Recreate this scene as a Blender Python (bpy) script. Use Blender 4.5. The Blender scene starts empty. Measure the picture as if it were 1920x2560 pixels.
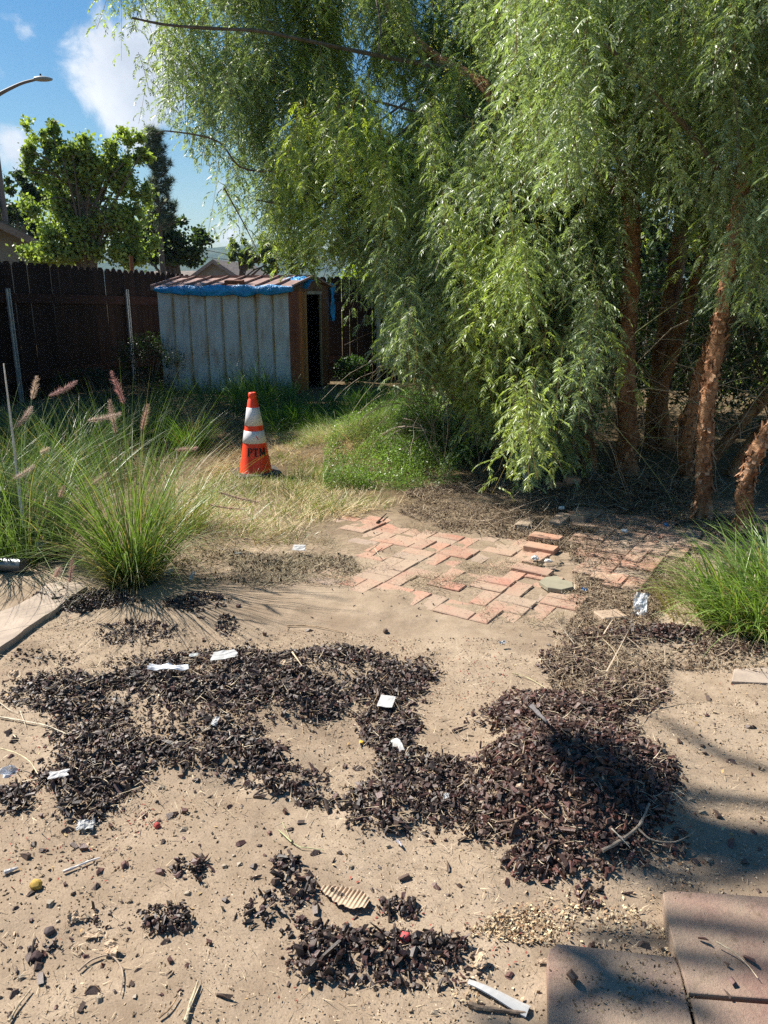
import bpy, math, random
import numpy as np
from math import radians, sin, cos, tan, pi, atan2, sqrt
random.seed(7)
RNG = np.random.default_rng(7)
scene = bpy.context.scene

# ------------------------------------------------------------------ camera
W_SRC, H_SRC, FPX = 1920.0, 2560.0, 1923.0
TH = radians(15.8); CAMH = 1.55
cam_d = bpy.data.cameras.new("camera"); cam = bpy.data.objects.new("camera", cam_d)
scene.collection.objects.link(cam); scene.camera = cam
cam.location = (0, 0, CAMH); cam.rotation_euler = (pi / 2 - TH, 0, 0)
cam_d.sensor_fit = 'VERTICAL'; cam_d.sensor_height = 36.0; cam_d.lens = FPX / H_SRC * 36.0
cam_d.clip_start = 0.05; cam_d.clip_end = 6000

# ------------------------------------------------------------------ sun, sky, exposure
SUN_AZ = atan2(-0.86, 0.51); SUN_EL = radians(47)          # azimuth from +Y, towards +X
SV = np.array([sin(SUN_AZ) * cos(SUN_EL), cos(SUN_AZ) * cos(SUN_EL), sin(SUN_EL)])
from mathutils import Vector, Matrix
sd = bpy.data.lights.new("sun", 'SUN'); sun = bpy.data.objects.new("sun", sd)
scene.collection.objects.link(sun)
sd.energy = 5.0; sd.angle = radians(0.55); sd.color = (1.0, 0.945, 0.86)
sun.rotation_euler = Vector(-SV).to_track_quat('-Z', 'Y').to_euler(); sun.location = (-20, 12, 25)
scene.view_settings.view_transform = 'Standard'; scene.view_settings.look = 'None'
scene.view_settings.gamma = 1.0; scene.view_settings.exposure = 1.08
scene.cycles.max_bounces = 5; scene.cycles.transparent_max_bounces = 6
scene.cycles.diffuse_bounces = 3; scene.cycles.glossy_bounces = 2; scene.cycles.transmission_bounces = 3
scene.cycles.volume_bounces = 0
scene.cycles.use_denoising = False; scene.cycles.sample_clamp_indirect = 2.5; scene.cycles.caustics_reflective = False; scene.cycles.caustics_refractive = False

def ray(px, py):
    v = np.array([(px - 960) / FPX, cos(TH) + sin(TH) * (1280 - py) / FPX, -sin(TH) + cos(TH) * (1280 - py) / FPX])
    return v
def dir_of(px, py):
    v = ray(px, py); return v / np.linalg.norm(v)

world = bpy.data.worlds.new("World"); scene.world = world; world.use_nodes = True
wn, wl = world.node_tree.nodes, world.node_tree.links
wn.clear()
wo = wn.new('ShaderNodeOutputWorld'); bg = wn.new('ShaderNodeBackground'); bg.inputs[1].default_value = 0.056
sky = wn.new('ShaderNodeTexSky'); sky.sky_type = 'NISHITA'; sky.sun_disc = False
sky.sun_elevation = SUN_EL; sky.sun_rotation = SUN_AZ; sky.air_density = 1.25; sky.dust_density = 0.2; sky.ozone_density = 2.5
tcw = wn.new('ShaderNodeTexCoord')
def wnode(t, **k):
    n = wn.new(t)
    for a, b in k.items(): setattr(n, a, b)
    return n
nz = wnode('ShaderNodeTexNoise'); nz.inputs['Scale'].default_value = 11.0; nz.inputs['Detail'].default_value = 10.0; nz.inputs['Roughness'].default_value = 0.60; nz.inputs['Distortion'].default_value = 0.5
wl.new(tcw.outputs['Generated'], nz.inputs['Vector'])
# clouds where the photograph has them: bumps on the direction sphere broken up by noise
def cloud_bump(px, py, rad, gain):
    d = dir_of(px, py)
    dist = wnode('ShaderNodeVectorMath', operation='DISTANCE'); wl.new(tcw.outputs['Generated'], dist.inputs[0]); dist.inputs[1].default_value = tuple(d)
    mr = wnode('ShaderNodeMapRange'); mr.inputs['From Min'].default_value = 0.0; mr.inputs['From Max'].default_value = rad
    mr.inputs['To Min'].default_value = gain; mr.inputs['To Max'].default_value = 0.0
    wl.new(dist.outputs['Value'], mr.inputs['Value']); return mr.outputs['Result']
acc = None
for c in [(275, 170, 0.085, 0.62), (330, 240, 0.095, 0.75), (240, 165, 0.05, 0.4), (380, 160, 0.09, 0.6), (300, 290, 0.06, 0.4), (60, 85, 0.05, 0.28), (30, 370, 0.05, 0.42), (110, 205, 0.06, 0.22), (570, 600, 0.05, 0.4), (10, 180, 0.04, .25), (540, 480, .04, .2)]:
    o = cloud_bump(*c)
    if acc is None: acc = o
    else:
        m = wnode('ShaderNodeMath', operation='MAXIMUM'); wl.new(acc, m.inputs[0]); wl.new(o, m.inputs[1]); acc = m.outputs[0]
m1 = wnode('ShaderNodeMath', operation='ADD'); wl.new(acc, m1.inputs[0]); wl.new(nz.outputs['Fac'], m1.inputs[1])
cm = wnode('ShaderNodeMapRange', interpolation_type='SMOOTHSTEP'); cm.inputs['From Min'].default_value = 0.72; cm.inputs['From Max'].default_value = 0.95
cm.inputs['To Max'].default_value = 0.93
wl.new(m1.outputs[0], cm.inputs['Value'])
nz2 = wnode('ShaderNodeTexNoise'); nz2.inputs['Scale'].default_value = 9.0; nz2.inputs['Detail'].default_value = 5.0
wl.new(tcw.outputs['Generated'], nz2.inputs['Vector'])
cr = wnode('ShaderNodeValToRGB'); cr.color_ramp.elements[0].position = 0.35; cr.color_ramp.elements[0].color = (6.2, 6.7, 7.5, 1)
cr.color_ramp.elements[1].position = 0.62; cr.color_ramp.elements[1].color = (10.2, 10.3, 10.5, 1)
wl.new(nz2.outputs['Fac'], cr.inputs['Fac'])
satn = wnode('ShaderNodeHueSaturation'); satn.inputs['Saturation'].default_value = 1.42; satn.inputs['Value'].default_value = .88
wl.new(sky.outputs[0], satn.inputs['Color'])
mx = wnode('ShaderNodeMixRGB'); wl.new(cm.outputs['Result'], mx.inputs['Fac']); wl.new(satn.outputs[0], mx.inputs[1]); wl.new(cr.outputs['Color'], mx.inputs[2])
wl.new(mx.outputs[0], bg.inputs[0]); wl.new(bg.outputs[0], wo.inputs[0])

# ------------------------------------------------------------------ helpers: projection, noise
D2S = 1920.0 / 1659.0            # many outlines were read off a 1659 px wide view
def G(px, py, z=0.0):
    r = ray(px, py); t = (z - CAMH) / r[2]; return np.array([r[0] * t, r[1] * t, z])
def A(px, py, Y):
    r = ray(px, py); t = Y / r[1]; return np.array([r[0] * t, Y, CAMH + r[2] * t])
def GD(px, py, z=0.0): return G(px * D2S, py * D2S, z)
def AD(px, py, Y): return A(px * D2S, py * D2S, Y)
def proj(P):
    P = np.asarray(P, float); x = P[..., 0]; y = P[..., 1]; z = P[..., 2] - CAMH
    d = y * cos(TH) - z * sin(TH); u = y * sin(TH) + z * cos(TH)
    return 960 + FPX * x / d, 1280 - FPX * u / d
def _h(ix, iy, s):
    n = (ix.astype(np.int64) * 374761393 + iy.astype(np.int64) * 668265263 + s * 144269504) & 0x7fffffff
    n = ((n ^ (n >> 13)) * 1274126177) & 0x7fffffff
    return ((n ^ (n >> 16)) & 0xffff) / 65535.0
def vn(x, y, s=0):
    x = np.asarray(x, float); y = np.asarray(y, float)
    ix = np.floor(x); iy = np.floor(y); fx = x - ix; fy = y - iy
    fx = fx * fx * (3 - 2 * fx); fy = fy * fy * (3 - 2 * fy)
    a = _h(ix, iy, s); b = _h(ix + 1, iy, s); c = _h(ix, iy + 1, s); d = _h(ix + 1, iy + 1, s)
    return (a * (1 - fx) + b * fx) * (1 - fy) + (c * (1 - fx) + d * fx) * fy
def fbm(x, y, s=0, o=4):
    t = 0; a = 1; n = 0
    for i in range(o):
        t = t + a * vn(x * 2 ** i, y * 2 ** i, s + i); n += a; a *= .5
    return t / n
def inpoly(x, y, poly):
    x = np.asarray(x, float); y = np.asarray(y, float); c = np.zeros(x.shape, bool); n = len(poly); j = n - 1
    for i in range(n):
        xi, yi = poly[i]; xj, yj = poly[j]
        if yi != yj:
            c ^= ((yi > y) != (yj > y)) & (x < (xj - xi) * (y - yi) / (yj - yi) + xi)
        j = i
    return c

# ------------------------------------------------------------------ mesh builder
class MB:
    def __init__(s): s.v = []; s.f = []; s.c = []; s.n = 0
    def add(s, V, F, col=(1, 1, 1)):
        V = np.asarray(V, np.float32).reshape(-1, 3); F = np.asarray(F, np.int32)
        if len(F) == 0: return
        s.v.append(V); s.f.append(F + s.n); s.n += len(V)
        c = np.asarray(col, np.float32)
        if c.ndim == 1: c = np.tile(c, (len(F), 1))
        s.c.append(c)
    def build(s, name, m, parent=None, smooth=False):
        V = np.concatenate(s.v)
        if parent is not None:
            p = parent
            off = np.zeros(3)
            while p is not None: off += np.array(p.location); p = p.parent
            V = V - off.astype(np.float32)
        me = bpy.data.meshes.new(name)
        me.vertices.add(len(V)); me.vertices.foreach_set('co', V.ravel())
        nl = sum(f.size for f in s.f); nf = sum(len(f) for f in s.f)
        me.loops.add(nl); me.polygons.add(nf)
        me.loops.foreach_set('vertex_index', np.concatenate([f.ravel() for f in s.f]))
        st = []; k = 0
        for f in s.f:
            st.append(np.arange(len(f), dtype=np.int32) * f.shape[1] + k); k += f.size
        me.polygons.foreach_set('loop_start', np.concatenate(st))
        if smooth: me.polygons.foreach_set('use_smooth', np.ones(nf, bool))
        else: me.polygons.foreach_set('use_smooth', np.zeros(nf, bool))
        at = me.attributes.new('Col', 'FLOAT_VECTOR', 'FACE')
        at.data.foreach_set('vector', np.concatenate(s.c).astype(np.float32).ravel())
        me.update(calc_edges=True)
        me.materials.append(m)
        o = bpy.data.objects.new(name, me); scene.collection.objects.link(o)
        if parent is not None: o.parent = parent
        return o
def tag(o, label=None, cat=None, group=None, kind=None):
    if label: o['label'] = label
    if cat: o['category'] = cat
    if group: o['group'] = group
    if kind: o['kind'] = kind
    return o
def empty(name, loc, label=None, cat=None, group=None):
    o = bpy.data.objects.new(name, None); scene.collection.objects.link(o); o.location = tuple(float(t) for t in loc)
    o.empty_display_size = 0.2
    return tag(o, label, cat, group)

BOXF = np.array([[0, 3, 2, 1], [4, 5, 6, 7], [0, 1, 5, 4], [1, 2, 6, 5], [2, 3, 7, 6], [3, 0, 4, 7]])
def box(mb, o, ex, ey, ez, col=(1, 1, 1)):
    o, ex, ey, ez = map(lambda t: np.asarray(t, float), (o, ex, ey, ez))
    V = [o, o + ex, o + ex + ey, o + ey, o + ez, o + ex + ez, o + ex + ey + ez, o + ey + ez]
    mb.add(V, BOXF, col)
def bbox(mb, o, ex, ey, ez, b, col=(1, 1, 1)):
    """box with chamfered long edges on the top and the four upright corners"""
    o, ex, ey, ez = map(lambda t: np.asarray(t, float), (o, ex, ey, ez))
    lx, ly, lz = map(np.linalg.norm, (ex, ey, ez)); ux, uy, uz = ex / lx, ey / ly, ez / lz
    b = min(b, lx * .4, ly * .4, lz * .4)
    def ring(ins, z):
        pts = []
        for (sx, sy) in ((0, 0), (1, 0), (1, 1), (0, 1)):
            x0 = ins + (lx - 2 * ins) * sx; y0 = ins + (ly - 2 * ins) * sy
            dx = b * (1 if sx == 0 else -1); dy = b * (1 if sy == 0 else -1)
            p1 = (x0 + dx, y0); p2 = (x0, y0 + dy)
            if (sx, sy) in ((1, 0), (0, 1)): pts += [p1, p2]
            else: pts += [p2, p1]
        return [o + ux * x + uy * y + uz * z for x, y in pts]
    V = ring(0, 0) + ring(0, lz - b) + ring(b, lz)
    F = []
    for r in range(2):
        for i in range(8):
            j = (i + 1) % 8; F.append([r * 8 + i, r * 8 + j, r * 8 + 8 + j, r * 8 + 8 + i])
    mb.add(V, F, col)
    mb.add(V[16:], [list(range(8))], col)
def spline(P, n):
    P = np.asarray(P, float)
    if len(P) == 2: t = np.linspace(0, 1, n)[:, None]; return P[0] * (1 - t) + P[1] * t
    Q = np.vstack([2 * P[0] - P[1], P, 2 * P[-1] - P[-2]]); out = []
    m = len(P) - 1
    for s_ in np.linspace(0, m, n):
        i = min(int(s_), m - 1); t = s_ - i
        p0, p1, p2, p3 = Q[i], Q[i + 1], Q[i + 2], Q[i + 3]
        out.append(.5 * ((2 * p1) + (-p0 + p2) * t + (2 * p0 - 5 * p1 + 4 * p2 - p3) * t * t + (-p0 + 3 * p1 - 3 * p2 + p3) * t ** 3))
    return np.array(out)
def tube(mb, P, R, sides=8, n=None, col=(1, 1, 1), rough=0.0, seed=0, cap=True):
    P = np.asarray(P, float); R = np.asarray(R, float)
    if n: 
        R = np.interp(np.linspace(0, 1, n), np.linspace(0, 1, len(R)), R); P = spline(P, n)
    n = len(P)
    T = np.gradient(P, axis=0); T /= np.linalg.norm(T, axis=1)[:, None] + 1e-9
    ref = np.array([0, 0, 1.0]) if abs(T[0][2]) < .8 else np.array([1.0, 0, 0])
    V = []
    a = np.linspace(0, 2 * pi, sides, endpoint=False)
    X = np.cross(T[0], ref); X /= np.linalg.norm(X)
    for i in range(n):
        X = X - T[i] * np.dot(X, T[i]); X /= np.linalg.norm(X) + 1e-9
        Y = np.cross(T[i], X)
        rr = R[i] * np.ones(sides)
        if rough: rr = rr * (1 + rough * (vn(np.cos(a) * 1.6 + i * .31 + 9, np.sin(a) * 1.6 + i * .17 + 5, seed) * 2 - 1) + rough * .6 * (vn(np.cos(a) * 4 + i * 1.1, np.sin(a) * 4 + 31, seed + 3) * 2 - 1))
        V.append(P[i] + np.outer(np.cos(a) * rr, X) + np.outer(np.sin(a) * rr, Y))
    V = np.vstack(V)
    i = np.arange(n - 1)[:, None] * sides; j = np.arange(sides)[None, :]; k = (j + 1) % sides
    F = np.stack([i + j, i + k, i + sides + k, i + sides + j], -1).reshape(-1, 4)
    mb.add(V, F, col)
    if cap:
        mb.add(V[:sides], [list(range(sides))[::-1]], col); mb.add(V[-sides:], [list(range(sides))], col)
def lathe(mb, c, prof, sides=24, col=(1, 1, 1), a0=0.0):
    a = np.linspace(0, 2 * pi, sides, endpoint=False) + a0
    V = np.vstack([np.c_[c[0] + np.cos(a) * r, c[1] + np.sin(a) * r, np.full(sides, c[2] + z)] for r, z in prof])
    n = len(prof); i = np.arange(n - 1)[:, None] * sides; j = np.arange(sides)[None, :]; k = (j + 1) % sides
    mb.add(V, np.stack([i + j, i + k, i + sides + k, i + sides + j], -1).reshape(-1, 4), col)
def prism(mb, poly, z0, z1, bevel=0.0, col=(1, 1, 1)):
    poly = np.asarray(poly, float); n = len(poly); c = poly.mean(0)
    def r(k, z):
        q = c + (poly - c) * (1 - k); return np.c_[q, np.full(n, z)]
    rad = np.linalg.norm(poly - c, axis=1).mean()
    rs = [r(0, z0), r(0, z1 - bevel), r(bevel * .35 / rad, z1 - bevel * .3), r(bevel / rad, z1)] if bevel else [r(0, z0), r(0, z1)]
    V = np.vstack(rs); F = []
    for a_ in range(len(rs) - 1):
        for i in range(n):
            j = (i + 1) % n; F.append([a_ * n + i, a_ * n + j, (a_ + 1) * n + j, (a_ + 1) * n + i])
    mb.add(V, F, col); mb.add(rs[-1], [list(range(n))], col)

# ------------------------------------------------------------------ materials
def newmat(name):
    m = bpy.data.materials.new(name); m.use_nodes = True; m.node_tree.nodes.clear()
    nt = m.node_tree; out = nt.nodes.new('ShaderNodeOutputMaterial'); p = nt.nodes.new('ShaderNodeBsdfPrincipled')
    nt.links.new(p.outputs[0], out.inputs[0]); return m, nt, p, out
def setspec(p, v):
    k = 'Specular IOR Level' if 'Specular IOR Level' in p.inputs else 'Specular'; p.inputs[k].default_value = v
def noise(nt, scale, detail=4, rough=.55, coord='Object', stretch=None, dist=0):
    tc = nt.nodes.new('ShaderNodeTexCoord'); n = nt.nodes.new('ShaderNodeTexNoise')
    n.inputs['Scale'].default_value = scale; n.inputs['Detail'].default_value = detail; n.inputs['Roughness'].default_value = rough; n.inputs['Distortion'].default_value = dist
    if stretch:
        mp = nt.nodes.new('ShaderNodeMapping'); mp.inputs['Scale'].default_value = stretch
        nt.links.new(tc.outputs[coord], mp.inputs[0]); nt.links.new(mp.outputs[0], n.inputs['Vector'])
    else: nt.links.new(tc.outputs[coord], n.inputs['Vector'])
    return n.outputs['Fac']
def ramp(nt, fac, stops):
    r = nt.nodes.new('ShaderNodeValToRGB'); e = r.color_ramp.elements
    while len(e) < len(stops): e.new(.5)
    for i, (p, c) in enumerate(stops): e[i].position = p; e[i].color = tuple(c) + ((1,) if len(c) == 3 else ())
    nt.links.new(fac, r.inputs[0]); return r.outputs[0]
def mixc(nt, fac, a, b, mode='MIX'):
    m = nt.nodes.new('ShaderNodeMixRGB'); m.blend_type = mode
    for i, v in ((0, fac), (1, a), (2, b)):
        if hasattr(v, 'is_output') or isinstance(v, bpy.types.NodeSocket): nt.links.new(v, m.inputs[i])
        elif isinstance(v, (int, float)): m.inputs[i].default_value = v
        else: m.inputs[i].default_value = tuple(v) + (1,)
    return m.outputs[0]
def bump(nt, p, h, strength=.4, dist=.01):
    b = nt.nodes.new('ShaderNodeBump'); b.inputs['Strength'].default_value = strength; b.inputs['Distance'].default_value = dist
    nt.links.new(h, b.inputs['Height']); nt.links.new(b.outputs[0], p.inputs['Normal']); return b
def attr(nt):
    a = nt.nodes.new('ShaderNodeAttribute'); a.attribute_name = 'Col'; return a.outputs['Color']
def leafmat(name, rough=.4, spec=.5, trans=.35, tint=(1.25, 1.35, .5)):
    m, nt, p, out = newmat(name); c = attr(nt)
    nt.links.new(c, p.inputs['Base Color']); p.inputs['Roughness'].default_value = rough; setspec(p, spec)
    if trans > 0:
        t = nt.nodes.new('ShaderNodeBsdfTranslucent'); nt.links.new(mixc(nt, 1.0, c, tint, 'MULTIPLY'), t.inputs[0])
        mx_ = nt.nodes.new('ShaderNodeMixShader'); mx_.inputs[0].default_value = trans
        nt.links.new(p.outputs[0], mx_.inputs[1]); nt.links.new(t.outputs[0], mx_.inputs[2]); nt.links.new(mx_.outputs[0], out.inputs[0])
    return m
def solidmat(name, col, rough=.6, spec=.4, metal=0.0, var=.25, scale=12, bumps=.25, bscale=60, bdist=.003, stretch=None):
    m, nt, p, out = newmat(name)
    n = noise(nt, scale, 5, .6, stretch=stretch)
    lo = tuple(x * (1 - var) for x in col); hi = tuple(min(1, x * (1 + var)) for x in col)
    nt.links.new(ramp(nt, n, [(.3, lo), (.7, hi)]), p.inputs['Base Color'])
    p.inputs['Roughness'].default_value = rough; p.inputs['Metallic'].default_value = metal; setspec(p, spec)
    if bumps: bump(nt, p, noise(nt, bscale, 3, stretch=stretch), bumps, bdist)
    return m
def attrmat(name, rough=.7, spec=.3, var=.3, scale=80, bumps=.3, bdist=.002):
    m, nt, p, out = newmat(name); c = attr(nt)
    n = noise(nt, scale, 4, .6)
    nt.links.new(mixc(nt, 1.0, c, ramp(nt, n, [(.25, (1 - var,) * 3), (.75, (1 + var,) * 3)]), 'MULTIPLY'), p.inputs['Base Color'])
    p.inputs['Roughness'].default_value = rough; setspec(p, spec)
    if bumps: bump(nt, p, noise(nt, scale * 2, 3), bumps, bdist)
    return m

M = {}
# ground
m, nt, p, out = newmat('dirt'); M['dirt'] = m
tcg = nt.nodes.new('ShaderNodeTexCoord')
n1 = noise(nt, .9, 6, .6); n2 = noise(nt, 9, 6, .65); n3 = noise(nt, 160, 5, .75); n4 = noise(nt, 480, 2, .7)
c = ramp(nt, n1, [(.3, (.245, .185, .13)), (.5, (.315, .243, .172)), (.72, (.40, .318, .232))])
c = mixc(nt, 1.0, c, ramp(nt, n2, [(.25, (.78, .76, .73)), (.7, (1.1, 1.1, 1.1))]), 'MULTIPLY')
c = mixc(nt, 1.0, c, ramp(nt, n3, [(.25, (.55, .52, .5)), (.48, (1, 1, 1)), (.75, (1.25, 1.22, 1.2))]), 'MULTIPLY')
vorg = nt.nodes.new('ShaderNodeTexVoronoi'); vorg.inputs['Scale'].default_value = 55; nt.links.new(tcg.outputs['Object'], vorg.inputs['Vector'])
c = mixc(nt, ramp(nt, vorg.outputs['Distance'], [(.05, (.6, .6, .6)), (.11, (0, 0, 0))]), c, (.16, .10, .06))
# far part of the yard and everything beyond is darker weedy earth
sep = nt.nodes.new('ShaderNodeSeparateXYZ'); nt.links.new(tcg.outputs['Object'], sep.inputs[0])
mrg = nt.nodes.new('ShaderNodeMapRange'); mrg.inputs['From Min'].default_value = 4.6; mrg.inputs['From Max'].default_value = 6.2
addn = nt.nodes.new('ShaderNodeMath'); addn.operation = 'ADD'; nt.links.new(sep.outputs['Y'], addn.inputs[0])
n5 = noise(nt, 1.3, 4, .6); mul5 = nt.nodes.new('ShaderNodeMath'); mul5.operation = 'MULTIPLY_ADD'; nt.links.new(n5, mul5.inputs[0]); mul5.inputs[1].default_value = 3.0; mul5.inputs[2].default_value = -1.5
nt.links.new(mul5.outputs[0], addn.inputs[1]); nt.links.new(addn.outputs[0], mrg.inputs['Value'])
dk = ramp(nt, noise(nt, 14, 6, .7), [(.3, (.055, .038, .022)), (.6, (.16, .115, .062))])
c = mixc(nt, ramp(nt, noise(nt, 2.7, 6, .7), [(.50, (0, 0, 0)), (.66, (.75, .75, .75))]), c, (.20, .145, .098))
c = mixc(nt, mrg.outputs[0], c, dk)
nt.links.new(c, p.inputs['Base Color']); p.inputs['Roughness'].default_value = .95; setspec(p, .15)
wv = nt.nodes.new('ShaderNodeTexWave'); wv.inputs['Scale'].default_value = 40; wv.inputs['Distortion'].default_value = 2.5; wv.inputs['Detail'].default_value = 2
mpw = nt.nodes.new('ShaderNodeMapping'); mpw.inputs['Rotation'].default_value = (0, 0, radians(-30)); nt.links.new(tcg.outputs['Object'], mpw.inputs[0]); nt.links.new(mpw.outputs[0], wv.inputs[0])
hh = nt.nodes.new('ShaderNodeMath'); hh.operation = 'MULTIPLY_ADD'; nt.links.new(wv.outputs['Fac'], hh.inputs[0]); hh.inputs[1].default_value = .10; nt.links.new(n3, hh.inputs[2])
h2 = nt.nodes.new('ShaderNodeMath'); h2.operation = 'MULTIPLY_ADD'; nt.links.new(n2, h2.inputs[0]); h2.inputs[1].default_value = 3.2; nt.links.new(hh.outputs[0], h2.inputs[2])
h3 = nt.nodes.new('ShaderNodeMath'); h3.operation = 'MULTIPLY_ADD'; nt.links.new(n4, h3.inputs[0]); h3.inputs[1].default_value = .35; nt.links.new(h2.outputs[0], h3.inputs[2])
bump(nt, p, h3.outputs[0], .42, .007)

M['pepper_leaf'] = leafmat('pepper_leaf', .44, 1.0, .42, (1.2, 1.25, .55))
M['leaf'] = leafmat('tree_leaf', .5, .4, .42)
M['needle'] = leafmat('pine_needle', .6, .3, .15)
M['grass'] = leafmat('grass_blade', .42, .5, .35)
M['dry'] = leafmat('dry_plant', .7, .25, .2, (1.1, 1.0, .8))
M['spike'] = leafmat('grass_spike', .75, .2, .45, (1.1, .95, .9))
M['chip'] = attrmat('bark_chip', .52, .5, .35, 150, .5, .002)
M['litter'] = attrmat('dry_litter', .8, .2, .25, 60, 0)
M['stick'] = attrmat('stick_wood', .8, .25, .35, 60, .5, .002)
M['hair'] = attrmat('thin_stem', .6, .3, .2, 50, 0)
# reddish peeling bark
m, nt, p, out = newmat('pepper_bark'); M['bark'] = m
na = noise(nt, 9, 6, .7, stretch=(1, 1, .45)); nb = noise(nt, 34, 5, .7, stretch=(1, 1, 2.2))
c = ramp(nt, na, [(.25, (.085, .042, .026)), (.42, (.27, .125, .062)), (.56, (.50, .27, .145)), (.72, (.64, .45, .30))])
c = mixc(nt, 1.0, c, ramp(nt, nb, [(.3, (.38, .34, .32)), (.52, (1, 1, 1)), (.8, (1.2, 1.15, 1.1))]), 'MULTIPLY')
nt.links.new(c, p.inputs['Base Color']); p.inputs['Roughness'].default_value = .85; setspec(p, .2)
bump(nt, p, nb, .9, .02)
M['flake'] = attrmat('bark_flake', .8, .2, .3, 60, .3)
M['graybark'] = solidmat('gray_bark', (.16, .125, .10), .9, .2, var=.4, scale=18, bumps=.6, bscale=30, bdist=.02, stretch=(1, 1, .4))
# fence
def woodmat(name, lo, hi, spl=(.30, .26, .24)):
    m, nt, p, out = newmat(name); c0 = attr(nt)
    n = noise(nt, 22, 6, .65, stretch=(1, 1, .08)); n2_ = noise(nt, 5, 4, .6)
    c = ramp(nt, n, [(.3, lo), (.7, hi)])
    c = mixc(nt, 1.0, c, c0, 'MULTIPLY')
    c = mixc(nt, ramp(nt, n2_, [(.66, (0, 0, 0)), (.78, (.5, .5, .5))]), c, spl)
    nt.links.new(c, p.inputs['Base Color']); p.inputs['Roughness'].default_value = .8; setspec(p, .25)
    bump(nt, p, n, .6, .006); return m
M['fence'] = woodmat('fence_wood', (.010, .006, .005), (.028, .014, .010), (.02, .014, .012))
M['rail'] = woodmat('fence_rail_wood', (.02, .009, .007), (.05, .022, .015), (.04, .025, .018))
M['galv'] = solidmat('galvanised_steel', (.42, .45, .47), .5, .5, metal=.55, var=.25, scale=14, bumps=.1)
# shed wall: pale blue grey sheet with rust streaks
m, nt, p, out = newmat('shed_sheet'); M['sheet'] = m
c0 = attr(nt); nr = noise(nt, 2.4, 6, .65, stretch=(1.8, 1.8, .55)); nr2 = noise(nt, 11, 5, .65, stretch=(1, 1, .18))
r1 = ramp(nt, nr, [(.43, (0, 0, 0)), (.62, (.8, .8, .8))]); r2 = ramp(nt, nr2, [(.36, (.2, .2, .2)), (.6, (1, 1, 1))])
c = ramp(nt, noise(nt, 3, 5, .6), [(.3, (.56, .585, .59)), (.7, (.70, .715, .71))])
c = mixc(nt, mixc(nt, 1.0, r1, r2, 'MULTIPLY'), c, (.36, .22, .10))
c = mixc(nt, 1.0, c, c0, 'MULTIPLY')
nt.links.new(c, p.inputs['Base Color']); p.inputs['Roughness'].default_value = .5; setspec(p, .4)
bump(nt, p, noise(nt, 5, 3), .25, .01)
m, nt, p, out = newmat('shed_rust_rib'); M['rib'] = m
c0 = attr(nt)
c = ramp(nt, noise(nt, 5, 6, .75, stretch=(1, 1, .5)), [(.42, (.47, .45, .40)), (.56, (.40, .29, .17)), (.7, (.22, .09, .035))])
nt.links.new(mixc(nt, 1.0, c, c0, 'MULTIPLY'), p.inputs['Base Color']); p.inputs['Roughness'].default_value = .7; setspec(p, .3)
m, nt, p, out = newmat('shed_brown'); M['brown'] = m
c0 = attr(nt); nr = noise(nt, 6, 6, .7, stretch=(1, 1, .25))
c = ramp(nt, nr, [(.3, (.55, .5, .5)), (.55, (1, 1, 1)), (.75, (1.5, 1.5, 1.3))])
nt.links.new(mixc(nt, 1.0, c, c0, 'MULTIPLY'), p.inputs['Base Color']); p.inputs['Roughness'].default_value = .6; setspec(p, .35)
M['roofmetal'] = solidmat('shed_roof', (.28, .175, .14), .6, .35, var=.3, scale=5, bumps=.2, bscale=20)
M['tarp'] = solidmat('blue_tarp', (.02, .30, .66), .45, .5, var=.35, scale=8, bumps=.7, bscale=28, bdist=.03)
M['thread'] = attrmat('tarp_thread', .6, .3, .2, 30, 0)
M['dark'] = solidmat('interior_shade', (.03, .025, .02), .9, .1, bumps=0)  # near-black, stands in for the shade inside the shed
M['plank'] = solidmat('wood_block', (.16, .065, .035), .8, .3, var=.3, scale=20, stretch=(.2, 1, 1))
# cone
M['orange'] = solidmat('cone_orange', (.95, .06, .014), .5, .4, var=.22, scale=9, bumps=.15, bscale=14)
M['collar'] = solidmat('reflective_white', (.66, .63, .62), .35, .5, var=.12, scale=9, bumps=.08)
M['black'] = solidmat('stencil_black', (.018, .016, .016), .6, .3, bumps=0)
M['rubber'] = solidmat('black_rubber', (.07, .062, .055), .8, .3, var=.5, scale=10)
# masonry
m, nt, p, out = newmat('patio_brick'); M['brick'] = m
c0 = attr(nt); nb1 = noise(nt, 3.2, 6, .6); nb2 = noise(nt, 45, 5, .7)
c = mixc(nt, 1.0, c0, ramp(nt, nb2, [(.3, (.72, .72, .72)), (.7, (1.2, 1.2, 1.2))]), 'MULTIPLY')
c = mixc(nt, ramp(nt, nb1, [(.34, (.2, .2, .2)), (.58, (.85, .85, .85))]), c, (.38, .285, .205))
nt.links.new(c, p.inputs['Base Color']); p.inputs['Roughness'].default_value = .9; setspec(p, .2); bump(nt, p, nb2, .5, .006)
m, nt, p, out = newmat('concrete_paver'); M['paver'] = m
nb1 = noise(nt, 2.6, 5, .6); nb2 = noise(nt, 90, 5, .75); nb3 = noise(nt, 26, 5, .7)
c = ramp(nt, nb1, [(.3, (.26, .155, .12)), (.5, (.31, .21, .16)), (.68, (.34, .26, .19))])
c = mixc(nt, 1.0, c, ramp(nt, nb2, [(.3, (.8, .8, .8)), (.7, (1.12, 1.12, 1.12))]), 'MULTIPLY')
c = mixc(nt, ramp(nt, noise(nt, 5, 7, .75), [(.42, (0, 0, 0)), (.62, (.8, .8, .8))]), c, (.32, .245, .175))
c = mixc(nt, ramp(nt, nb3, [(.56, (0, 0, 0)), (.70, (.8, .8, .8))]), c, (.15, .105, .07))
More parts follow.
